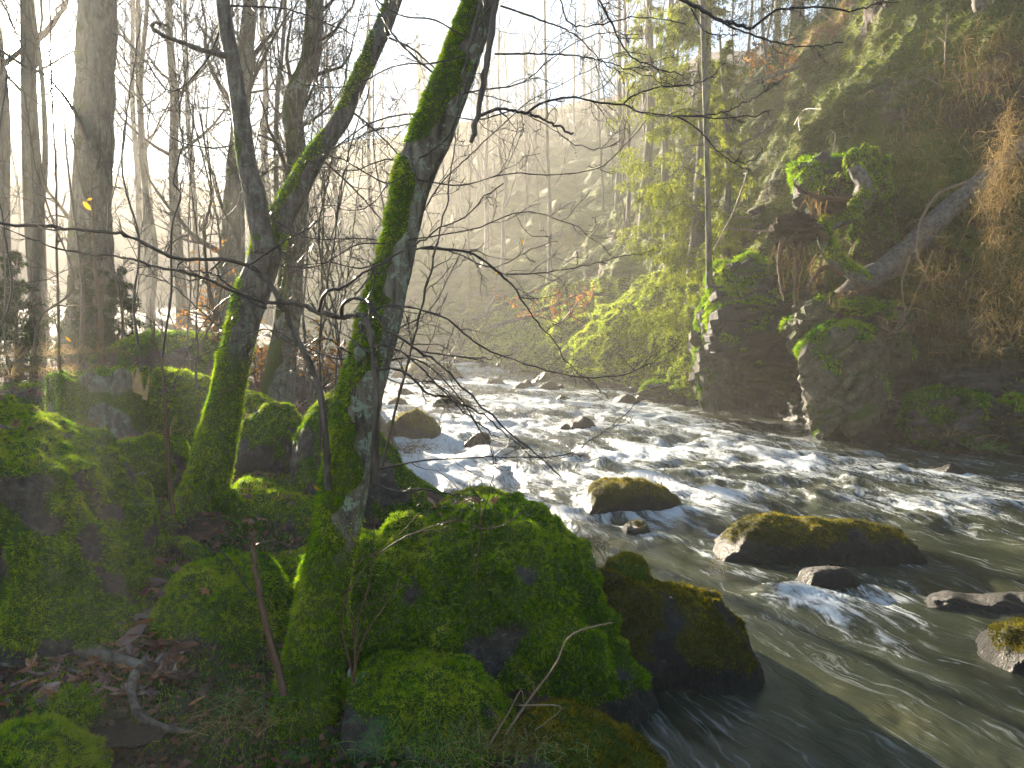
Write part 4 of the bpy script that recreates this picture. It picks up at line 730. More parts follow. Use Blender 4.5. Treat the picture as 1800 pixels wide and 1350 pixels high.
def lumpy(name, c, r, parent, mat, seed, amp=.35, moss=None, mm=None, n=40, k=48, bl=.03, dens=6000, tb=.6, freq=2.):
    a = np.linspace(0, np.pi, n); b = np.linspace(0, 2*np.pi, k, endpoint=False); A, Bq = np.meshgrid(a, b, indexing='ij')
    Q = np.stack([np.sin(A)*np.cos(Bq), np.sin(A)*np.sin(Bq), np.cos(A)], -1); N = Q.copy(); Q = Q*(1+amp*fbm(Q*freq+seed, 4)+amp*.4*ridged(Q*freq*1.7+seed, 3))[..., None]
    V = (Q*np.array(r)+c).reshape(-1, 3); F = grid_faces(n, k, True); mo = sstep(.2, .6, (moss if moss is not None else -1)+.6*N[..., 2]+.6*fbm(Q*2.5+seed, 3)).ravel()
    obj(name, V, F, M[mat], parent, attrs=dict(moss=mo, lichen=mo*0))
    if mm:
        rg = np.random.RandomState(seed); p, nn = scatter(V, F, mo**2, dens, rg); nn = nn*np.sign((nn*(p-c)).sum(-1, keepdims=True)+1e-9)
        if len(p): Vb, Fb = blades(p, nn, bl, bl*.22, rg, .5); obj('moss', Vb, Fb, M[mm], parent, attrs=dict(tint=tintn(p, rg, 3, tb, .35)), smooth=False, kind='stuff')
lumpy('root_clump', P(1398, 405, 11.4), (.27, .2, .2), FT, 'soil', 1, .42, freq=2.2); lumpy('root_clump', P(1465, 345, 11.5), (.18, .15, .22), FT, 'soil', 2, .5, .2, 'moss_blade')
lumpy('moss_mound', P(1520, 320, 11.9), (.28, .25, .4), FT, 'soil', 3, .35, .7, 'moss_blade', dens=9000); lumpy('moss_mound', P(1535, 420, 11.95), (.3, .2, .42), FT, 'soil', 4, .35, .5, 'moss_blade', dens=8000, tb=.4)
lumpy('moss_mound', P(1505, 538, 11.3), (.27, .2, .1), FT, 'soil', 6, .35, .9, 'moss_blade', dens=14000, tb=.6)
for i, (u, v, ln, N) in enumerate([(1378, 440, .6, 16), (1402, 430, .7, 16), (1392, 430, .3, 40), (1440, 460, .3, 40), (1480, 520, .4, 60), (1430, 350, .35, 30)]):
    p = cloudp(u, v, 11.35, 9, 10, .08, N, rng); grass('rootlets', None, None, p, np.array([0, -.1, -1])+rng.normal(size=(N, 3))*.45, ln, .008, 'straw', rng, 1.5, .25, 7, parent=FT, kind='stuff', wob=.3)
for i, pp in enumerate([[(1455, 420), (1430, 400), (1405, 402), (1385, 425)], [(1480, 480), (1450, 470), (1430, 490), (1420, 510)], [(1530, 505), (1500, 515), (1480, 545), (1470, 560)], [(1490, 350), (1460, 348), (1430, 345), (1405, 333), (1395, 320)], [(1500, 510), (1498, 560), (1480, 600)], [(1380, 415), (1370, 450), (1372, 490), (1378, 530)], [(1405, 420), (1402, 460), (1398, 500), (1400, 540)], [(1392, 410), (1388, 440), (1390, 470)]]):
    branch(FT, pp, 11.3, 11.2, 12, 4, 500+i, m1=7, m2=4, ln1=.3, mat='root_brown', name='root', n=20, jig=.01)
# slabby crag rocks
def slab_mesh(seed, mat):
    rg = np.random.RandomState(seed); a = np.linspace(0, 2*np.pi, 7, endpoint=False)+rg.uniform(-.3, .3, 7); rd = rg.uniform(.75, 1.15, 7)
    rings = [np.stack([np.cos(a)*rd*f, np.sin(a)*rd*f, 0*a+z+rg.normal(size=7)*.12], -1) for f, z in ((.82, -1), (1, -.75), (rg.uniform(.92, 1.02), .7), (.8, 1))]
    V = np.concatenate(rings+[[[0, 0, -1]], [[0, 0, 1.05]]]); F = [(i*7+j, i*7+(j+1) % 7, (i+1)*7+(j+1) % 7) for i in range(3) for j in range(7)]+[(i*7+j, (i+1)*7+(j+1) % 7, (i+1)*7+j) for i in range(3) for j in range(7)]+[(28, (j+1) % 7, j) for j in range(7)]+[(29, 21+j, 21+(j+1) % 7) for j in range(7)]
    return mesh('rock_slab', V, F, dict(moss=np.clip(.3+.25*V[:, 2]+rg.uniform(-.35, .25), -1, 1)), False, M[mat])
SLABS = {k: [slab_mesh(i+40*j, k) for i in range(6)] for j, k in enumerate(('rock', 'rock_wet', 'rock_tan'))}
def crag(label, c, r, seed, mat='rock_tan', moss=.1, rot=0., strata=7., mm='moss_blade', n=70, k=80, cat_='rock', name='crag', tb=.55, dens=7000, cut=.4):
    a = np.linspace(0, np.pi, n); b = np.linspace(0, 2*np.pi, k, endpoint=False); A, Bq = np.meshgrid(a, b, indexing='ij'); e = .62
    f = lambda x: np.sign(x)*np.abs(x)**e
    Q = np.stack([f(np.sin(A))*f(np.cos(Bq)), f(np.sin(A))*f(np.sin(Bq)), f(np.cos(A))], -1); N = nrm(Q)
    Q = Q*(1+.22*fbm(Q*1.3+seed, 4))[..., None]; ca, sa = math.cos(rot), math.sin(rot)
    W = Q*np.array(r); tl = W[..., 2]*ca+W[..., 0]*sa; ph = tl*strata+fbm(W*1.5+seed, 3)*1.6; st_ = np.floor(ph)
    hsh = np.sin(st_*12.9898+seed)*43758.5453; hsh = hsh-np.floor(hsh); edge_ = np.abs((ph-st_)-.5)*2
    W = W+N*((hsh-.5)*.14-.05*edge_**6+.035*ridged(W*3.5+seed, 3))[..., None]*np.array(min(r)*2.2)
    W = W*.9; V = (W+c).reshape(-1, 3); mo = sstep(.25, .65, moss+.18+.5*N[..., 2]+.8*fbm(W*2+seed, 3)).ravel(); root = thing(name, label, cat_, c-np.array([0, 0, r[2]]))
    F = grid_faces(n, k, True); obj('rock', V, F, M[mat], root, attrs=dict(moss=mo), smooth=False)
    rg = np.random.RandomState(seed); rm = r[2]
    for zi in np.arange(-.85, .8, .19):
        for th in np.arange(3.6, 6.5, .42)+rg.uniform(-.15, .15):
            if rg.rand() < .2: continue
            k_ = math.sqrt(max(.05, 1-abs(zi)**3)); q0 = np.array([math.cos(th)*r[0]*k_*.98, math.sin(th)*r[1]*k_*.98, zi*rm]); q0 = q0+rg.normal(size=3)*.03
            o = bpy.data.objects.new('rock_slab', SLABS[mat][rg.randint(6)]); C.objects.link(o); o.parent = root; o.location = tuple(q0+np.array([0, 0, r[2]])); w_ = rg.uniform(.55, 1.1)
            o.scale = (.32*w_*(r[0]+.15), .22*(r[1]+.1), rm*rg.uniform(.05, .2)); o.rotation_euler = (rg.normal()*.25, -rot*.9-.15+rg.normal()*.22, th+1.57+rg.normal()*.25)
    p, nn = scatter(V, F, mo**2, dens, rg); nn = nn*np.sign((nn*(p-c)).sum(-1, keepdims=True)+1e-9); p = p+nn*.03
    if len(p): Vb, Fb = blades(p, nn, .05, .010, rg, .6); obj('moss', Vb, Fb, M[mm], root, attrs=dict(tint=tintn(p, rg, 3, tb, .35)), smooth=False, kind='stuff')
crag('jutting greenish rock slab with a moss patch on its left face', P(1478, 660, 11.3), (.58, .45, .72), 1, rot=.5, moss=.02)
crag('stacked tan rock ledges under the upturned roots', P(1440, 575, 11.9), (.42, .5, .45), 2, moss=-.25, rot=.1)
crag('pale rock block below the fallen trunk', P(1545, 590, 11.8), (.35, .4, .5), 3, moss=-.2, rot=.2)
crag('dark strata overhang left of the cave', P(1330, 580, 13.6), (.85, .6, .5), 4, 'rock_wet', moss=.1, rot=.05, strata=9)
crag('mossy cushions hanging on the crag left of the cave', P(1305, 510, 13.8), (.55, .5, .5), 5, 'rock', moss=.55, tb=.65)
crag('rock rib with orange lichen at the water left of the cave', P(1255, 620, 14.4), (.35, .5, .95), 6, 'rock_tan', moss=.15, rot=.3)
crag('narrow foot of rock dipping into the water below the slab', P(1470, 735, 11.7), (.3, .3, .35), 7, 'rock_wet', moss=.0, rot=.6)
crag('mossy boulder on the dark shore at the cliff foot', P(1668, 735, 10.8), (.52, .4, .34), 8, 'rock', moss=.45, tb=.2, strata=2)
crag('dark slab at the right end of the far shore', P(1765, 735, 10.5), (.3, .3, .25), 9, 'rock_wet', moss=.1)
crag('bluish stone leaning behind the shore boulders', P(1790, 700, 10.9), (.22, .2, .2), 10, 'rock', moss=-.3, strata=3)
crag('grey green rock face above the upturned roots', P(1445, 330, 12.8), (.42, .4, .5), 11, 'rock', moss=.0, rot=.3)
crag('low dark rocks where the lit cliff meets the water', P(1165, 695, 17.6), (.5, .4, .3), 12, 'rock_wet', moss=.1)
# small angular stones on the shore and in the crag: children of the hillside
SV, SF = None, None
def stone_mesh(seed):
    rg = np.random.RandomState(seed); q = np.array([(x, y, z) for x in (-1, 1) for y in (-1, 1) for z in (-1, 1)], float)*rg.uniform(.6, 1.1, (8, 3))
    F = np.array([(0, 1, 3, 2), (4, 6, 7, 5), (0, 4, 5, 1), (2, 3, 7, 6), (0, 2, 6, 4), (1, 5, 7, 3)]); me = mesh('rock_piece', q, F, dict(moss=np.zeros(8)), False, M['rock_tan'] if seed % 2 else M['rock_wet']); return me
STM = [stone_mesh(i) for i in range(6)]
for i in range(170):
    if i < 90: s = rng.uniform(5.8, 8.9); t_ = rng.uniform(1.0, 3.6)
    else: s = rng.uniform(8.2, 10.8); t_ = rng.uniform(.9, 2.3)
    c = hill(np.array(s), np.array(t_)); o = bpy.data.objects.new('rock_piece', STM[i % 6]); C.objects.link(o); o.parent = hillside
    sz = rng.uniform(.06, .17); o.location = tuple(c+np.array([-.12, -.1, 0])); o.scale = (sz*1.5, sz*1.2, sz*.6); o.rotation_euler = (rng.normal()*.25, rng.normal()*.25, rng.uniform(0, 6))
# fallen logs by the lit cliff and thin poles on the slope
for i, (pp, d, w, lb) in enumerate([([(830, 560), (900, 530), (960, 500), (1040, 455)], 25, 7, 'fallen log slanting up the slope above the lit cliff'), ([(860, 575), (930, 555), (1020, 520), (1075, 518)], 23.5, 8, 'lower fallen log lying across the top of the lit cliff'), ([(1300, 255), (1340, 232), (1365, 210)], 15.5, 6, 'mossy broken branch sticking out of the slope'), ([(1255, 440), (1290, 370), (1315, 300)], 14, 3, 'thin pale pole leaning on the slope'), ([(1588, 285), (1590, 235), (1587, 190)], 13, 6, 'short bare sapling stem on the upper slope'), ([(1740, 60), (1725, 20), (1715, -40)], 13.5, 26, 'grey tree foot at the top right corner'), ([(1310, 150), (1420, 110), (1520, 50), (1600, 10)], 19, 8, 'weathered log lying along the ridge line')]):
    r_ = thing('fallen_log' if i < 2 or i == 6 else 'dead_branch', lb, 'log' if i < 2 or i == 6 else 'branch', P(*pp[0], d)); branch(r_, pp, d, d, w, w*.7, 520+i, m1=3, m2=2, ln1=.3, mat='bark_fallen' if w > 5 else 'twig_straw', name='stem', n=20)
print('T crag', round(time.time()-T0, 1))
# arching roots and twigs around the hollow
for i, pp in enumerate([[(1700, 320), (1650, 340), (1622, 380), (1612, 420), (1615, 460), (1640, 500), (1670, 530)], [(1640, 440), (1625, 480), (1600, 540), (1575, 575)], [(1600, 450), (1585, 500), (1590, 560), (1560, 590)], [(1550, 575), (1575, 585), (1600, 570)], [(1545, 690), (1580, 705), (1640, 712)], [(1710, 330), (1745, 400), (1760, 440)], [(1625, 400), (1640, 415), (1670, 415)]]):
    r_ = thing('dangling_root', ['long root looping down from the fallen trunk', 'bare root hanging over the dark hollow', 'thin root dropping beside the rock block', 'short curled twig in front of the hollow', 'pale stick lying out from the rock foot', 'bleached stick beside the golden brush', 'small pale twig on the fallen trunk'][i], 'root', P(*pp[0], 11.2)); branch(r_, pp, 11.2, 10.9, 5 if i == 0 else 3.5, 2, 540+i, m1=5, m2=3, ln1=.25, mat='twig_straw', name='stem', n=24, jig=.01)
# ------------------------------------------------------------------ stump
ST_ = thing('tree_stump', 'broken mossy tree stump with a pale splintered top', 'stump', P(175, 790, 6.3))
n, k = 70, 90; a = np.linspace(0, 2*np.pi, k, endpoint=False); zz = np.linspace(0, 1, n); cb = P(175, 800, 6.35); ct = P(170, 655, 6.35); Hh = ct[2]-cb[2]
rr = (.36+.10*np.exp(-zz*5))[:, None]*(1+.12*fbm(np.stack([np.cos(a)*1.6, np.sin(a)*1.6, a*0], -1)+3, 3))[None]*(1+.05*np.sin(a*5+1)*np.exp(-zz[:, None]*3))
hh = Hh*(1+.1*fbm(np.stack([np.cos(a)*2.5, np.sin(a)*2.5, a*0+5], -1), 3)); V = np.stack([cb[0]+rr*np.cos(a), cb[1]+rr*np.sin(a)*.8, cb[2]+zz[:, None]*hh[None]], -1)
V = V+(V-np.array([cb[0], cb[1], 0]))*np.array([1, 1, 0])*(.12*fbm(V*np.array([5, 5, 2]), 4))[..., None]; top_ = np.stack([V[-1]*(1-f)+np.array([cb[0], cb[1], ct[2]-.12])*f+np.array([0, 0, 1])*(fbm(V[-1]*6+f*3, 2)*.03*(f > 0))[:, None] for f in (.1, .25, .5, .8, 1)])
V = np.concatenate([V, top_]); N = np.zeros_like(V); N[:n] = nrm((V[:n]-np.array([cb[0], cb[1], 0]))*np.array([1, 1, 0])); N[n:, :, 2] = 1
mo = sstep(.2, .6, .55+.4*N[..., 2]+.6*fbm(V*3, 4)-.5*sstep(.15, .3, N[..., 0])*sstep(-.2, -.5, N[..., 1]+.1)); Vf = V.reshape(-1, 3); F = grid_faces(n+5, k, True)
obj('stump_wood', Vf, F, M['bark'], ST_, attrs=dict(moss=mo.ravel(), lichen=np.ones(mo.size)))
p, nn = scatter(Vf, F, mo.ravel()**2, 20000, rng); nn = nn*np.sign((nn*(p-cb-[0, 0, .2])).sum(-1, keepdims=True)); Vb, Fb = blades(p, nn, .016, .004, rng, .5); obj('moss', Vb, Fb, M['moss_blade'], ST_, attrs=dict(tint=tintn(p, rng, 4, .42, .4)), smooth=False, kind='stuff')
for u, v, w_, h_, l_ in [(238, 668, .035, .13, .02), (248, 672, .02, .09, -.01), (228, 664, .02, .07, .02), (254, 680, .018, .11, .03), (100, 662, .03, .08, -.02)]:
    c = P(u, v, 6.2); q = np.array([(-w_, -.01, -.09), (w_, 0, -.11), (0, .05, -.08), (l_-w_*.35, .0, h_*.5), (l_, .01, h_*.8), (l_+w_*.2, .02, h_*.45)])+c
    obj('splinter', q, [(0, 1, 4), (0, 4, 3), (1, 2, 5), (1, 5, 4), (2, 0, 3), (2, 3, 5), (3, 4, 5)], M['pale_wood'], ST_, smooth=False)
# ------------------------------------------------------------------ leaves
def maple(seed):
    rg = np.random.RandomState(seed); an = []; rd = []
    for k, (a0, r0) in enumerate([(-128, .62), (-66, .92), (0, 1.), (66, .92), (128, .62)]):
        for da, f in ((-20, .62), (-9, .66), (0, 1), (9, .66), (20, .62)): an.append(a0+da); rd.append(r0*f*rg.uniform(.9, 1.08))
        an.append(a0+33); rd.append(.36)
    an = np.radians(np.array(an[:-1]+[180.])); rd = np.array(rd[:-1]+[.12]); n = len(an)
    o = np.stack([np.sin(an)*rd, np.cos(an)*rd, 0*an], -1); inn = o*.45; V = np.concatenate([[[0, 0, 0]], inn, o]); V[:, 2] = .35*(V[:, 0]**2)*rg.uniform(-.6, 1.2)+.3*V[:, 1]**2*rg.uniform(-.5, 1.)+rg.normal(size=len(V))*.05
    F = [(0, 1+i, 1+(i+1) % n) for i in range(n)]; F += [(1+i, 1+n+i, 1+(i+1) % n) for i in range(n)]+[(1+(i+1) % n, 1+n+i, 1+n+(i+1) % n) for i in range(n)]
    return mesh('leaf', V, F, None, False, M['dead_leaf'])
def oval(seed, mat='dead_leaf'):
    rg = np.random.RandomState(seed); t = np.linspace(0, 1, 7); wv_ = np.sin(t*np.pi)**.8*.38; L = np.stack([-wv_, t*2-1, .25*wv_+.2*(t-.5)**2], -1); Rr_ = L*[-1, 1, 1]; c = np.stack([0*t, t*2-1, .2*(t-.5)**2], -1); V = np.concatenate([L, c, Rr_])
    return mesh('leaf', V, grid_faces(3, 7), dict(tint=np.full(21, rg.rand())), False, M[mat])
MAP = [maple(i) for i in range(7)]; OV = [oval(i) for i in range(3)]
def leaf(parent, loc, size, nrmv, me, rng, tilt=.35, name='leaf'):
    o = bpy.data.objects.new(name, me); C.objects.link(o); q = (Vector(nrmv)+Vector(rng.normal(size=3)*tilt)).normalized().to_track_quat('Z', 'Y')
    from mathutils import Quaternion
    q = q @ Quaternion((0, 0, 1), rng.uniform(0, 6.28)); o.rotation_mode = 'QUATERNION'; o.rotation_quaternion = q; o.scale = (size,)*3
    o.location = tuple(np.asarray(loc, float)-wl(parent))
    o.parent = parent; return o
cnt = 0
def ground_leaves(N, ubox, vbox, size, rng, mapl=.8):
    global cnt
    k = 0
    for _ in range(N*3):
        if k >= N: break
        u = rng.uniform(*ubox); v = rng.uniform(*vbox); z = .3
        for it in range(4): g = G(u, v, z); z = float(hl(np.array([g[0]]), np.array([g[1]]))[0])
        if dist_left(g[0], g[1]) < .2: continue
        leaf(ground, (g[0], g[1], z+.012+rng.rand()*.02), size*rng.uniform(.7, 1.25), (0, 0, 1), MAP[rng.randint(7)] if rng.rand() < mapl else OV[rng.randint(3)], rng); k += 1; cnt += 1
ground_leaves(125, (-20, 330), (1085, 1200), .07, rng); ground_leaves(26, (200, 380), (1020, 1110), .06, rng); ground_leaves(30, (-20, 260), (1180, 1260), .055, rng)
ground_leaves(30, (230, 340), (930, 1040), .06, rng); ground_leaves(30, (380, 620), (850, 960), .05, rng); ground_leaves(25, (120, 380), (780, 900), .05, rng); ground_leaves(18, (300, 1000), (1230, 1330), .04, rng)
def boulder_leaves(b, N, cu, cv, ru, rv, size, rng):
    root, V, F, cen = b; Vp = V; y = Vp[:, 1]*cp-(Vp[:, 2]-CAMZ)*sp; uu = 900+FPX*Vp[:, 0]/y; vv = 675-FPX*(Vp[:, 1]*sp+(Vp[:, 2]-CAMZ)*cp)/y
    ok = np.where((np.abs(uu-cu) < ru)*(np.abs(vv-cv) < rv)*(Vp[:, 2] > cen[2]))[0]
    if len(ok) == 0: return
    for i in rng.choice(ok, N): leaf(root, Vp[i]+[0, 0, .012+rng.rand()*.02], size*rng.uniform(.7, 1.2), (0, 0, 1), MAP[rng.randint(7)] if rng.rand() < .85 else OV[rng.randint(3)], rng, .4)
boulder_leaves(BOULDERS[1], 44, 820, 905, 65, 30, .03, rng); boulder_leaves(BOULDERS[0], 22, 30, 730, 50, 40, .04, rng); boulder_leaves(BOULDERS[5], 16, 320, 1050, 50, 45, .036, rng); boulder_leaves(BOULDERS[7], 30, 480, 900, 120, 40, .035, rng)
# fine litter as stuff
N = 26000; uu = rng.uniform(-250, 700, N); dd = rng.uniform(2.4, 14, N)**1.0; x = (uu-900)/FPX*dd; dl = dist_left(x, dd); k = dl > .25; x, dd = x[k], dd[k]; z = hl(x, dd); p = np.stack([x, dd, z+.01], -1)
nn = nrm(np.array([0, 0, 1.])+rng.normal(size=p.shape)*.5); s1 = nrm(np.cross(nn, rng.normal(size=p.shape))); s2 = np.cross(nn, s1); sz = .016*rng.uniform(.5, 1.6, (len(p), 1))
V = np.stack([p-s1*sz, p+s2*sz*.7, p+s1*sz, p-s2*sz*.7], 1).reshape(-1, 3); obj('leaf_litter', V, np.arange(len(V)).reshape(-1, 4), M['litter'], ground, attrs=dict(tint=np.repeat(rng.rand(len(p)), 4)), smooth=False, kind='stuff')
# ground moss
GV = np.stack([q_ for q_ in ground.data.vertices and [0]]) if False else None
co = np.empty(len(ground.data.vertices)*3, np.float32); ground.data.vertices.foreach_get('co', co); co = co.reshape(-1, 3).astype(float)
wgt = sstep(.35, .6, mossg.ravel())*(co[:, 1] > 2)*(co[:, 1] < 9)*(dist_left(co[:, 0], co[:, 1]) > .1)*(np.abs(co[:, 0]/np.maximum(co[:, 1], .1)+.25) < .55)
p, nn = scatter(co, grid_faces(414, 420), wgt, 11000, rng, 130000); nn = nn*np.sign(nn[:, 2:]+1e-9); Vb, Fb = blades(p, nn, .018, .0035, rng, 0.); obj('ground_moss', Vb, Fb, M['moss_blade'], ground, attrs=dict(tint=tintn(p, rng, 4, .38, .4)), smooth=False, kind='stuff')
# puddle, roots
c0 = G(215, 1318, .2); a = np.linspace(0, 2*np.pi, 40, endpoint=False); rd = 1+.3*fbm(np.stack([np.cos(a), np.sin(a), 0*a], -1)*1.4, 3)
zc = float(hl(np.array([c0[0]]), np.array([c0[1]]))[0])+.035
V = np.concatenate([[[c0[0], c0[1], zc]], np.stack([c0[0]+.15*rd*np.cos(a), c0[1]+.09*rd*np.sin(a), 0*a+zc], -1)]); obj('puddle', V, [(0, 1+i, 1+(i+1) % 40) for i in range(40)], M['puddle'], None, kind='structure', label='small glinting puddle on the muddy bank')
def groundpath(pts, lift=.02):
    out = []
    for u, v in pts:
        z = .3
        for it in range(4): g = G(u, v, z); z = float(hl(np.array([g[0]]), np.array([g[1]]))[0])
        out.append([g[0], g[1], z+lift])
    return np.array(out)
for i, (pp, r_, lb, ms) in enumerate([([(238, 1190), (232, 1235), (240, 1270), (262, 1300), (300, 1318), (345, 1328)], .017, 'bare grey root curling down beside the puddle', -.6), ([(225, 895), (270, 920), (320, 945), (365, 960), (385, 985)], .045, 'moss wrapped root running from the big boulder toward the forked tree', .6), ([(-20, 1120), (80, 1128), (160, 1150), (240, 1160), (330, 1172)], .03, 'dark root half buried under wet leaves', -.1), ([(-20, 1175), (60, 1172), (150, 1185)], .022, 'lower dark root among the leaves at left', .0)]):
    gp = groundpath(pp, .02); rt = thing('exposed_root', lb, 'root', gp[0]); mossy_trunk(rt, gp, [r_*1.1, r_, r_, r_*.8, r_*.5], 600+i, dens=30000, mossb=ms, mossdir=(0, 0, 1), name='root', k=16, n=60, rough=.12, tb=.55, lich=0.)
# brown broken stick and stems
def stem(label, pp, d0, d1, w0, w1, mat, seed, m1=6, m2=3, ln1=.25, name='sapling', cat_='sapling', wob=.25, ang=40, up=.05):
    r_ = thing(name, label, cat_, P(*pp[0], d0)); branch(r_, pp, d0, d1, w0, w1, seed, m1=m1, m2=m2, ln1=ln1, mat=mat, name='stem', n=40, wob=wob, ang=ang, up=up); return r_
stem('reddish brown broken stick leaning against the tree foot', [(500, 1222), (490, 1180), (470, 1110), (457, 1050), (448, 990), (446, 945)], 3.0, 3.1, 15, 9, 'twig_brown', 700, 1, 2, .25, 'broken_stick', 'stick')
stem('thin dark stem rising beside the forked tree foot', [(305, 905), (298, 850), (293, 760), (290, 700), (287, 655), (270, 600), (272, 560)], 4.3, 4.3, 8, 3, 'twig_brown', 701, 9, 4)
stem('zigzag dark sapling between the big beech and the fork', [(300, 900), (296, 760), (285, 640), (300, 520), (302, 400), (318, 345), (305, 315), (322, 250), (316, 205), (330, 100), (322, 20)], 5.0, 5.0, 5, 2, 'twig', 702, 14, 5, .16)
stem('curved brown stem in front of the small spruces', [(182, 640), (178, 600), (176, 540), (168, 480), (165, 400), (158, 300)], 8.5, 8.5, 9, 4, 'twig_brown', 703, 10, 4, .15)
stem('slim dark stem left of the broad shaded boulder', [(218, 590), (212, 530), (200, 470), (190, 400), (196, 300), (190, 150)], 8.5, 8.5, 5, 2, 'twig', 704, 12, 4, .15)
stem('straight reddish stem in the left thicket', [(103, 650), (103, 560), (100, 450), (98, 300), (90, 150), (88, 0)], 8.0, 8.0, 5, 3, 'twig_brown', 705, 14, 4, .15)
stem('leaning olive stem left of the big beech foot', [(140, 640), (145, 550), (140, 450), (120, 300), (112, 180)], 8.5, 8.5, 7, 3, 'twig', 706, 10, 4, .15)
stem('double curved stem right of the broad shaded boulder', [(400, 600), (385, 560), (370, 520), (362, 460), (360, 400), (372, 330), (352, 200)], 7.5, 7.5, 9, 3, 'twig_far', 707, 10, 4, .2)
stem('upright stem crossing between the two leaning trees', [(558, 860), (563, 760), (562, 640), (565, 560), (585, 440), (605, 300), (650, 150)], 3.6, 3.7, 5, 2, 'twig', 708, 14, 5, .16)
stem('second upright stem just left of the main trunk', [(585, 820), (590, 720), (592, 640), (600, 560), (620, 420), (640, 250)], 3.7, 3.8, 3.5, 1.5, 'twig', 709, 12, 4, .16)
stem('long thin stem leaning across the rapids', [(672, 820), (700, 700), (722, 620), (745, 520), (770, 420), (790, 330), (800, 230)], 3.0, 3.0, 6, 2, 'twig', 710, 10, 4, .16)
stem('sapling with fine grey twigs left of the stump', [(-20, 620), (20, 520), (10, 420), (-5, 300), (10, 150), (30, 20)], 5.0, 5.2, 5, 2, 'twig', 711, 10, 5, .25)
stem('tangled sapling in front of the far left thicket', [(60, 640), (70, 560), (130, 500), (90, 380), (60, 280), (40, 150)], 7, 7.2, 5, 2, 'twig_far', 712, 18, 7, .25)
stem('bare shrub between big beech and fork stem', [(250, 640), (235, 540), (245, 420), (215, 300), (230, 150), (250, 20)], 6.5, 6.7, 5, 2, 'twig', 713, 18, 7, .22)
stem('pale sapling before the broad boulder', [(350, 640), (345, 560), (350, 450), (335, 300), (345, 150)], 7, 7, 4, 1.6, 'twig_far', 714, 16, 6, .22)
stem('bare twiggy shrub above the mossy long boulder', [(420, 700), (405, 600), (345, 540), (300, 500), (240, 480)], 6.5, 6.5, 4, 1.5, 'twig', 715, 12, 5, .22)
stem('bare shrub on the water edge behind the main trunk', [(640, 720), (650, 640), (700, 580), (760, 540), (820, 420)], 5.5, 5.8, 4, 1.5, 'twig', 716, 14, 6, .22)
stem('fine twigged sapling left of the tall mossy trunk', [(610, 700), (590, 560), (560, 420), (580, 300), (610, 120), (640, 0)], 6, 6.2, 4, 1.6, 'twig_far', 717, 20, 7, .2)
# overhanging branches at the top right
OV1 = thing('overhanging_tree', 'dark bare boughs reaching in from above the top right', 'branches', P(1150, -120, 3.4))
for i, (pp, a, b, w0, w1, m1, l1) in enumerate([
 ([(1100, -120), (1150, -40), (1200, 0), (1230, 15), (1260, 32), (1290, 42), (1322, 52)], 3.5, 3.3, 9, 6, 3, .15), ([(1322, 50), (1340, 35), (1365, 18), (1400, 14), (1450, 14), (1500, 18), (1530, 10), (1560, -5)], 3.3, 3.1, 5, 2, 8, .25),
 ([(1225, 12), (1280, 45), (1320, 60), (1360, 74), (1400, 80), (1440, 81), (1480, 75)], 3.3, 3.1, 4, 2, 8, .25), ([(1215, 15), (1235, 50), (1260, 62), (1300, 60)], 3.3, 3.2, 3, 1.5, 5, .3),
 ([(1190, 205), (1210, 215), (1240, 240), (1262, 268), (1290, 286), (1320, 284), (1343, 262)], 3.0, 2.9, 3.5, 1.5, 6, .25), ([(1095, 184), (1110, 170), (1150, 155), (1200, 150), (1240, 140), (1280, 110)], 3.0, 2.9, 3.5, 1.5, 7, .28),
 ([(1200, 205), (1240, 202), (1280, 195), (1330, 170), (1365, 148)], 2.95, 2.9, 3, 1.3, 6, .28), ([(1000, -80), (1040, -20), (1075, 40), (1100, 90), (1150, 120), (1200, 130)], 3.5, 3.4, 5, 2, 10, .25), ([(960, -60), (985, 0), (1000, 40), (1040, 45), (1120, 30), (1200, 40)], 3.6, 3.4, 4, 1.6, 10, .25)]):
    branch(OV1, pp, a, b, w0, w1, 800+i, m1=m1, m2=5, ln1=l1, n=36)
print('T stems', round(time.time()-T0, 1))
# ------------------------------------------------------------------ leafy beech saplings (orange), yellow leaves
def leaf_cloud(name, label, cat_, u, v, su, sv, d, sd, N, size, mat, rng, stems=6, group=None):
    root = thing(name, label, cat_, P(u, v+sv*1.5, d)); pp = []
    b = P(u, v+sv*2., d); K = stems; e = P(u+rng.normal(size=K)*su*1.1, v-np.abs(rng.normal(size=K))*sv, d+rng.normal(size=K)*sd)
    Q = np.stack([smooth_path(np.array([b, (b+x)/2+rng.normal(size=3)*.08, x]), 12) for x in e]); Rr = np.linspace(.006, .0015, 12)[None]*np.ones((K, 1))*d/8
    a, ar = kids(Q, Rr, 12, .4, 60, rng, 6, .0, .2, .2); V, F = cat([tubes(Q, Rr, 4), tubes(a, np.maximum(ar, .0012*d/8), 3)]); obj('stems', V, F, M['twig_brown'], root)
    t = rng.randint(1, 6, (len(a), max(1, N//len(a)))); p = a[np.arange(len(a))[:, None], t].reshape(-1, 3)+rng.normal(size=(t.size, 3))*.03
    nn = nrm(rng.normal(size=p.shape)+[0, 0, .8]); s1 = nrm(np.cross(nn, rng.normal(size=p.shape))); s2 = np.cross(nn, s1); sz = size*rng.uniform(.6, 1.3, (len(p), 1))
    V = np.stack([p-s1*sz, p+s2*sz*.55, p+s1*sz, p-s2*sz*.55], 1).reshape(-1, 3); obj('leaves', V, np.arange(len(V)).reshape(-1, 4), M[mat], root, attrs=dict(tint=np.repeat(rng.rand(len(p)), 4)), smooth=False, kind='stuff')
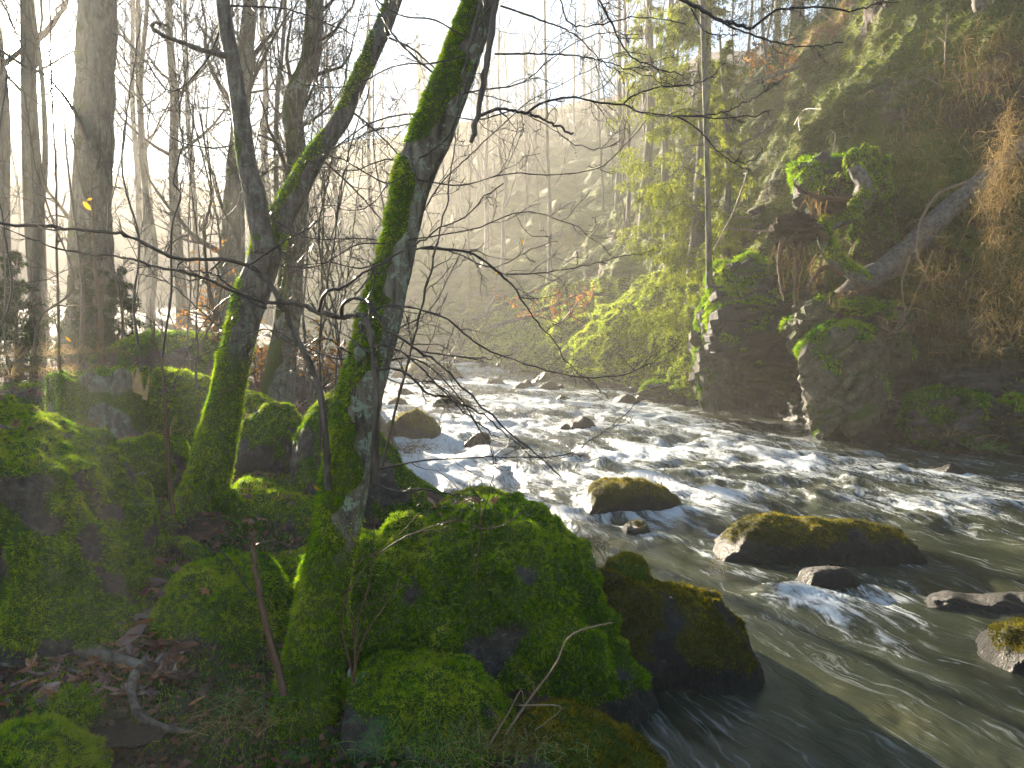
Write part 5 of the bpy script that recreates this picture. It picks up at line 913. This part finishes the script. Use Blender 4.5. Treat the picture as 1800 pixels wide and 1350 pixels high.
leaf_cloud('beech_sapling', 'young beech with orange leaves left of the forked trunk', 'sapling', 385, 545, 50, 45, 9.5, .4, 500, .03, 'orange_leaf', rng)
leaf_cloud('beech_sapling', 'young beech with russet leaves between the two leaning trees', 'sapling', 565, 630, 38, 28, 7.8, .3, 420, .024, 'orange_leaf', rng)
leaf_cloud('beech_sapling', 'young beech with orange leaves behind the forked trunk foot', 'sapling', 455, 625, 25, 35, 8.6, .3, 260, .024, 'orange_leaf', rng)
leaf_cloud('beech_sapling', 'rusty leaved sapling at the cliff top above the lit moss', 'sapling', 985, 530, 40, 20, 22.5, .5, 420, .06, 'orange_leaf', rng)
leaf_cloud('beech_sapling', 'patch of rusty leaves on the ridge line', 'sapling', 1380, 125, 60, 18, 19.5, .8, 500, .06, 'orange_leaf', rng)
YL = [oval(10+i, 'yellow_leaf') for i in range(2)]
for i, (u, v, d, s, lb) in enumerate([(153, 362, 3.0, .022, 'curled amber leaf hanging in front of the big beech'), (158, 350, 3.05, .012, 'small amber leaf just above the curled one'), (556, 857, 3.1, .018, 'bright yellow leaf hanging beside the main trunk'), (376, 358, 4.5, .012, 'tiny yellow leaf below the fork stem'), (120, 596, 5.5, .026, 'orange leaf caught in the thicket twigs at left'), (338, 443, 3.0, .009, 'tiny orange leaf on the long left branch'), (1027, 218, 3.0, .012, 'brown curled leaf on the upper right branch'), (918, 425, 3.0, .01, 'small withered leaf above the rapids'), (872, 480, 3.2, .008, 'speck of orange leaf by the arching branch')]):
    o = leaf(None, P(u, v, d), s, (0, -1, .2), YL[i % 2], rng, .6, 'hanging_leaf'); tag(o, lb, 'leaf')
# withered catkins on branches
# ------------------------------------------------------------------ grasses
def tuft(label, u, v, d, N, ln, mat, spread=.08, base=.5, fall=.9, up=1., wd=.0016, group=None, name='grass_tuft', side=(0, 0, 0)):
    c = P(u, v, d); p = c+rng.normal(size=(N, 3))*[spread, spread, .008]; dd = np.array([side[0], side[1], up])+rng.normal(size=(N, 3))*[.5, .5, .2]
    return grass(name, label, 'grass tuft', p, dd, ln, wd, mat, rng, fall, base, 8)
for a in [('straw and green grass tuft spilling left of the main tree foot', 430, 1260, 2.95, 170, .26, 'straw', .09, .5, 1.4, .6, .0014, (-.5, 0, 0)), ('green grass blades among the straw by the main tree foot', 440, 1235, 3.0, 90, .16, 'grass_green', .08, .4, 1.2, .7, .0015, (-.3, 0, 0)),
          ('bright green grass clump below the low mossy boulder', 655, 1310, 2.7, 110, .11, 'grass_green', .05, .4, 1.2, .7, .0015, (0, 0, 0)), ('green and tan grass at the bottom centre', 800, 1320, 2.7, 200, .13, 'grass_green', .09, .7, 1., .8, .0013, (0, 0, 0)),
          ('straw tangle at the bottom centre right', 870, 1310, 2.72, 200, .17, 'straw', .09, .4, 1.1, .7, .0013, (.2, 0, 0)), ('short grass growing by the mossy rock at the bottom edge', 950, 1325, 2.65, 160, .1, 'grass_green', .08, .8, 1.2, .7, .0013, (0, 0, 0)),
          ('dry straw tuft hanging over the water behind the largest boulder', 1030, 955, 4.6, 90, .28, 'straw', .05, .8, 1.8, .6, .0025, (.2, 0, 0)), ('short dry tuft below the tall straw at the boulder edge', 1050, 1000, 4.4, 40, .14, 'straw', .03, .8, 1.8, .6, .002, (.2, 0, 0)),
          ('dry grass at the water edge behind the trunk', 720, 790, 6.2, 160, .2, 'straw', .12, .6, 1.3, .7, .002, (0, 0, 0)), ('yellow straw bent between stump and boulder', 265, 775, 5.6, 70, .3, 'straw', .08, .7, 1.6, .6, .003, (.3, 0, 0)),
          ('pale grass blades sprouting behind the forked trunk', 440, 735, 6.6, 40, .25, 'straw', .05, .9, 1.4, .8, .003, (.1, 0, 0)), ('drooping pale straw on the stump front', 150, 745, 5.9, 30, .25, 'straw', .03, .7, 2.2, .5, .003, (0, -.2, 0)),
          ('bent straw stalks dipping into the water right of centre', 1262, 985, 5.6, 14, .22, 'straw', .02, .9, 2.2, .5, .0025, (-.1, 0, 0)), ('green grass on the dark far shore', 1740, 790, 10, 60, .3, 'grass_green', .1, .5, 1., .8, .005, (0, 0, 0)), ('dry stalks on the far shore boulder', 1660, 765, 10.2, 50, .3, 'straw', .15, .5, .8, .8, .004, (0, 0, 0)),
          ('dry grass on the rise beneath the left thicket', 60, 655, 6.8, 300, .2, 'straw', .35, .5, 1.2, .8, .003, (0, 0, 0)), ('backlit grass clump left of the stump', 40, 625, 8, 200, .28, 'straw', .3, .7, 1., .9, .003, (0, 0, 0)), ('dry blades behind the stump under the beech', 155, 620, 8.5, 120, .28, 'straw', .25, .7, 1.2, .9, .003, (0, 0, 0)),
          ('sparse green blades at the foot of the low mossy boulder', 735, 1300, 2.8, 70, .09, 'grass_green', .08, .3, 1.2, .7, .0014, (0, 0, 0))]:
    tuft(a[0], a[1], a[2], a[3], a[4], a[5], a[6], a[7], a[8], a[9], a[10], a[11], side=a[12])
def stalks(label, lst, d, w, mat='twig_straw', name='dry_stalk', m1=1):
    r_ = thing(name, label, 'stalk', P(*lst[0][0], d))
    for i, pp in enumerate(lst): branch(r_, pp, d, d, w, w*.5, 900+i+int(d*10), m1=m1, m2=2 if m1 > 1 else 0, ln1=.2, mat=mat, name='stem', n=20, jig=.001)
stalks('long dry stalk arching in front of the largest boulder', [[(890, 1290), (930, 1230), (975, 1170), (1000, 1120), (1050, 1100), (1075, 1095)]], 2.75, 4)
stalks('short bent dry stalk beside the long arching one', [[(860, 1310), (890, 1260), (915, 1215), (920, 1235)], [(905, 1240), (985, 1243), (940, 1285)]], 2.7, 3)
stalks('red brown shoots sprouting right of the main tree foot', [[(622, 1200), (625, 1120), (610, 1050), (630, 990), (680, 960), (740, 900)], [(618, 1200), (640, 1120), (680, 1060), (718, 990)], [(620, 1190), (600, 1080), (640, 1000), (720, 940), (800, 930)], [(620, 1200), (630, 1090), (650, 1020), (660, 900)]], 3.0, 3.5, 'twig_brown', 'shrub_shoots', 4)
stalks('bare twig bending over the stone between the trees', [[(445, 1045), (420, 1010), (395, 975), (360, 960)], [(445, 960), (480, 950), (520, 960), (550, 920)]], 3.4, 4, 'twig', 'bare_twig', 3)
stalks('hanging twig over the crest of the largest boulder', [[(842, 870), (845, 930), (838, 990), (832, 1065)], [(845, 930), (880, 925), (920, 900)], [(845, 930), (800, 915), (700, 950), (640, 1000)]], 3.2, 2.6, 'twig_brown', 'bare_twig', 3)
# broad leaved bramble and fern
def plant(label, u, v, d, N, sp, size, name='bramble', cat_='plant'):
    root = thing(name, label, cat_, P(u, v, d)); 
    for i in range(N):
        c = P(u+rng.normal()*sp, v+rng.normal()*sp*.6, d+rng.normal()*.05); leaf(root, c, size*rng.uniform(.7, 1.2), (rng.normal()*.4, -.5, .8), GLF[i % 2], rng, .4)
    K = max(3, N//2); p = cloudp(u, v+sp*.8, d, sp*.6, 3, .03, K, rng); V, F, k = strands(p, np.array([0, 0, 1.])+rng.normal(size=(K, 3))*.6, sp*2*d/FPX, .0015, rng, .6); obj('stems', V, F, M['grass_green'], root, attrs=dict(tint=np.full(len(V), .2)), smooth=False)
GLF = [oval(20+i, 'broad_green') for i in range(2)]
plant('glossy green bramble leaves in the gap right of the big boulder', 205, 845, 4.5, 16, 26, .04); plant('few green bramble leaves near the forked tree foot', 235, 905, 4.2, 8, 14, .035); plant('small green leaves on the wet rock shoulder', 1172, 1050, 4.0, 6, 8, .018); plant('green leaf sprout at the main tree foot', 622, 1190, 3.05, 8, 12, .018)
def fern(label, u, v, d, L, n=6):
    root = thing('fern', label, 'fern', P(u, v, d)); b = P(u, v, d)
    for f_ in range(n):
        a = rng.uniform(0, 6.28); s = np.linspace(0, 1, 18); o = np.array([math.cos(a), math.sin(a)*.6, 0]); Q = b+np.outer(s*L, o)+np.outer(L*(.5*s-.75*s*s), [0, 0, 1]); sd = nrm(np.cross(o, [0, 0, 1])); V = []; 
        for j in range(1, 18):
            w_ = L*.22*math.sin(min(1, s[j]*1.15+.1)*math.pi)
            for sg in (1, -1): V += [Q[j], Q[j]+sd*sg*w_+o*w_*.3-[0, 0, w_*.1], Q[j]+o*L*.028]
        obj('frond', np.array(V), np.arange(len(V)).reshape(-1, 3), M['grass_green'], root, attrs=dict(tint=np.full(len(V), .2)), smooth=False)
fern('small green fern drooping at the bottom left of centre', 650, 1270, 2.75, .13)
fern('tiny fern sprig on the slope of the bank', 525, 1330, 2.6, .08)
# each member of a group is told apart by its place among landmarks
LM = [(-900, 'area left of the frame'), (0, 'left picture edge'), (165, 'massive beech trunk'), (305, 'zigzag sapling'), (430, 'fork stem of the forked tree'), (525, 'crooked grey tree'), (650, 'leaning mossy trunk'), (840, 'snapped hanging branch'), (1030, 'sunbeam tree'), (1245, 'thin pole tree'), (1450, 'upturned roots'), (1620, 'middle of the fallen trunk'), (1800, 'right picture edge')]
ORD = ['nearest', 'second', 'third', 'fourth', 'fifth', 'sixth', 'seventh', 'eighth', 'ninth', 'tenth', 'eleventh', 'twelfth', 'thirteenth', 'fourteenth', 'fifteenth', 'sixteenth']
cn = {}
for o, what, c in sorted(PL, key=lambda q_: 900+FPX*q_[2][0]/q_[2][1]):
    u = 900+FPX*c[0]/c[1]; lm = [l for l in LM if l[0] <= u][-1][1]; k = cn.get((what, lm), 0); cn[(what, lm)] = k+1
    o['label'] = '%s, %s rightwards from the %s' % (what, ORD[min(k, 15)], lm)
# ------------------------------------------------------------------ haze
x0, x1, y0, y1, z0, z1 = -75, 62, -8, 64, -1.6, 21
V = [(x, y, z) for x in (x0, x1) for y in (y0, y1) for z in (z0, z1)]
obj('haze', V, [(0, 1, 3, 2), (4, 6, 7, 5), (0, 4, 5, 1), (2, 3, 7, 6), (0, 2, 6, 4), (1, 5, 7, 3)], M['haze'], None, smooth=False, kind='stuff', label='bright morning mist filling the valley')
tot = sum(len(o.data.polygons)*(2 if len(o.data.polygons) and len(o.data.polygons[0].vertices) == 4 else 1) for o in bpy.data.objects if o.type == 'MESH')
print('T all', round(time.time()-T0, 1), 'tris(with copies)', tot)
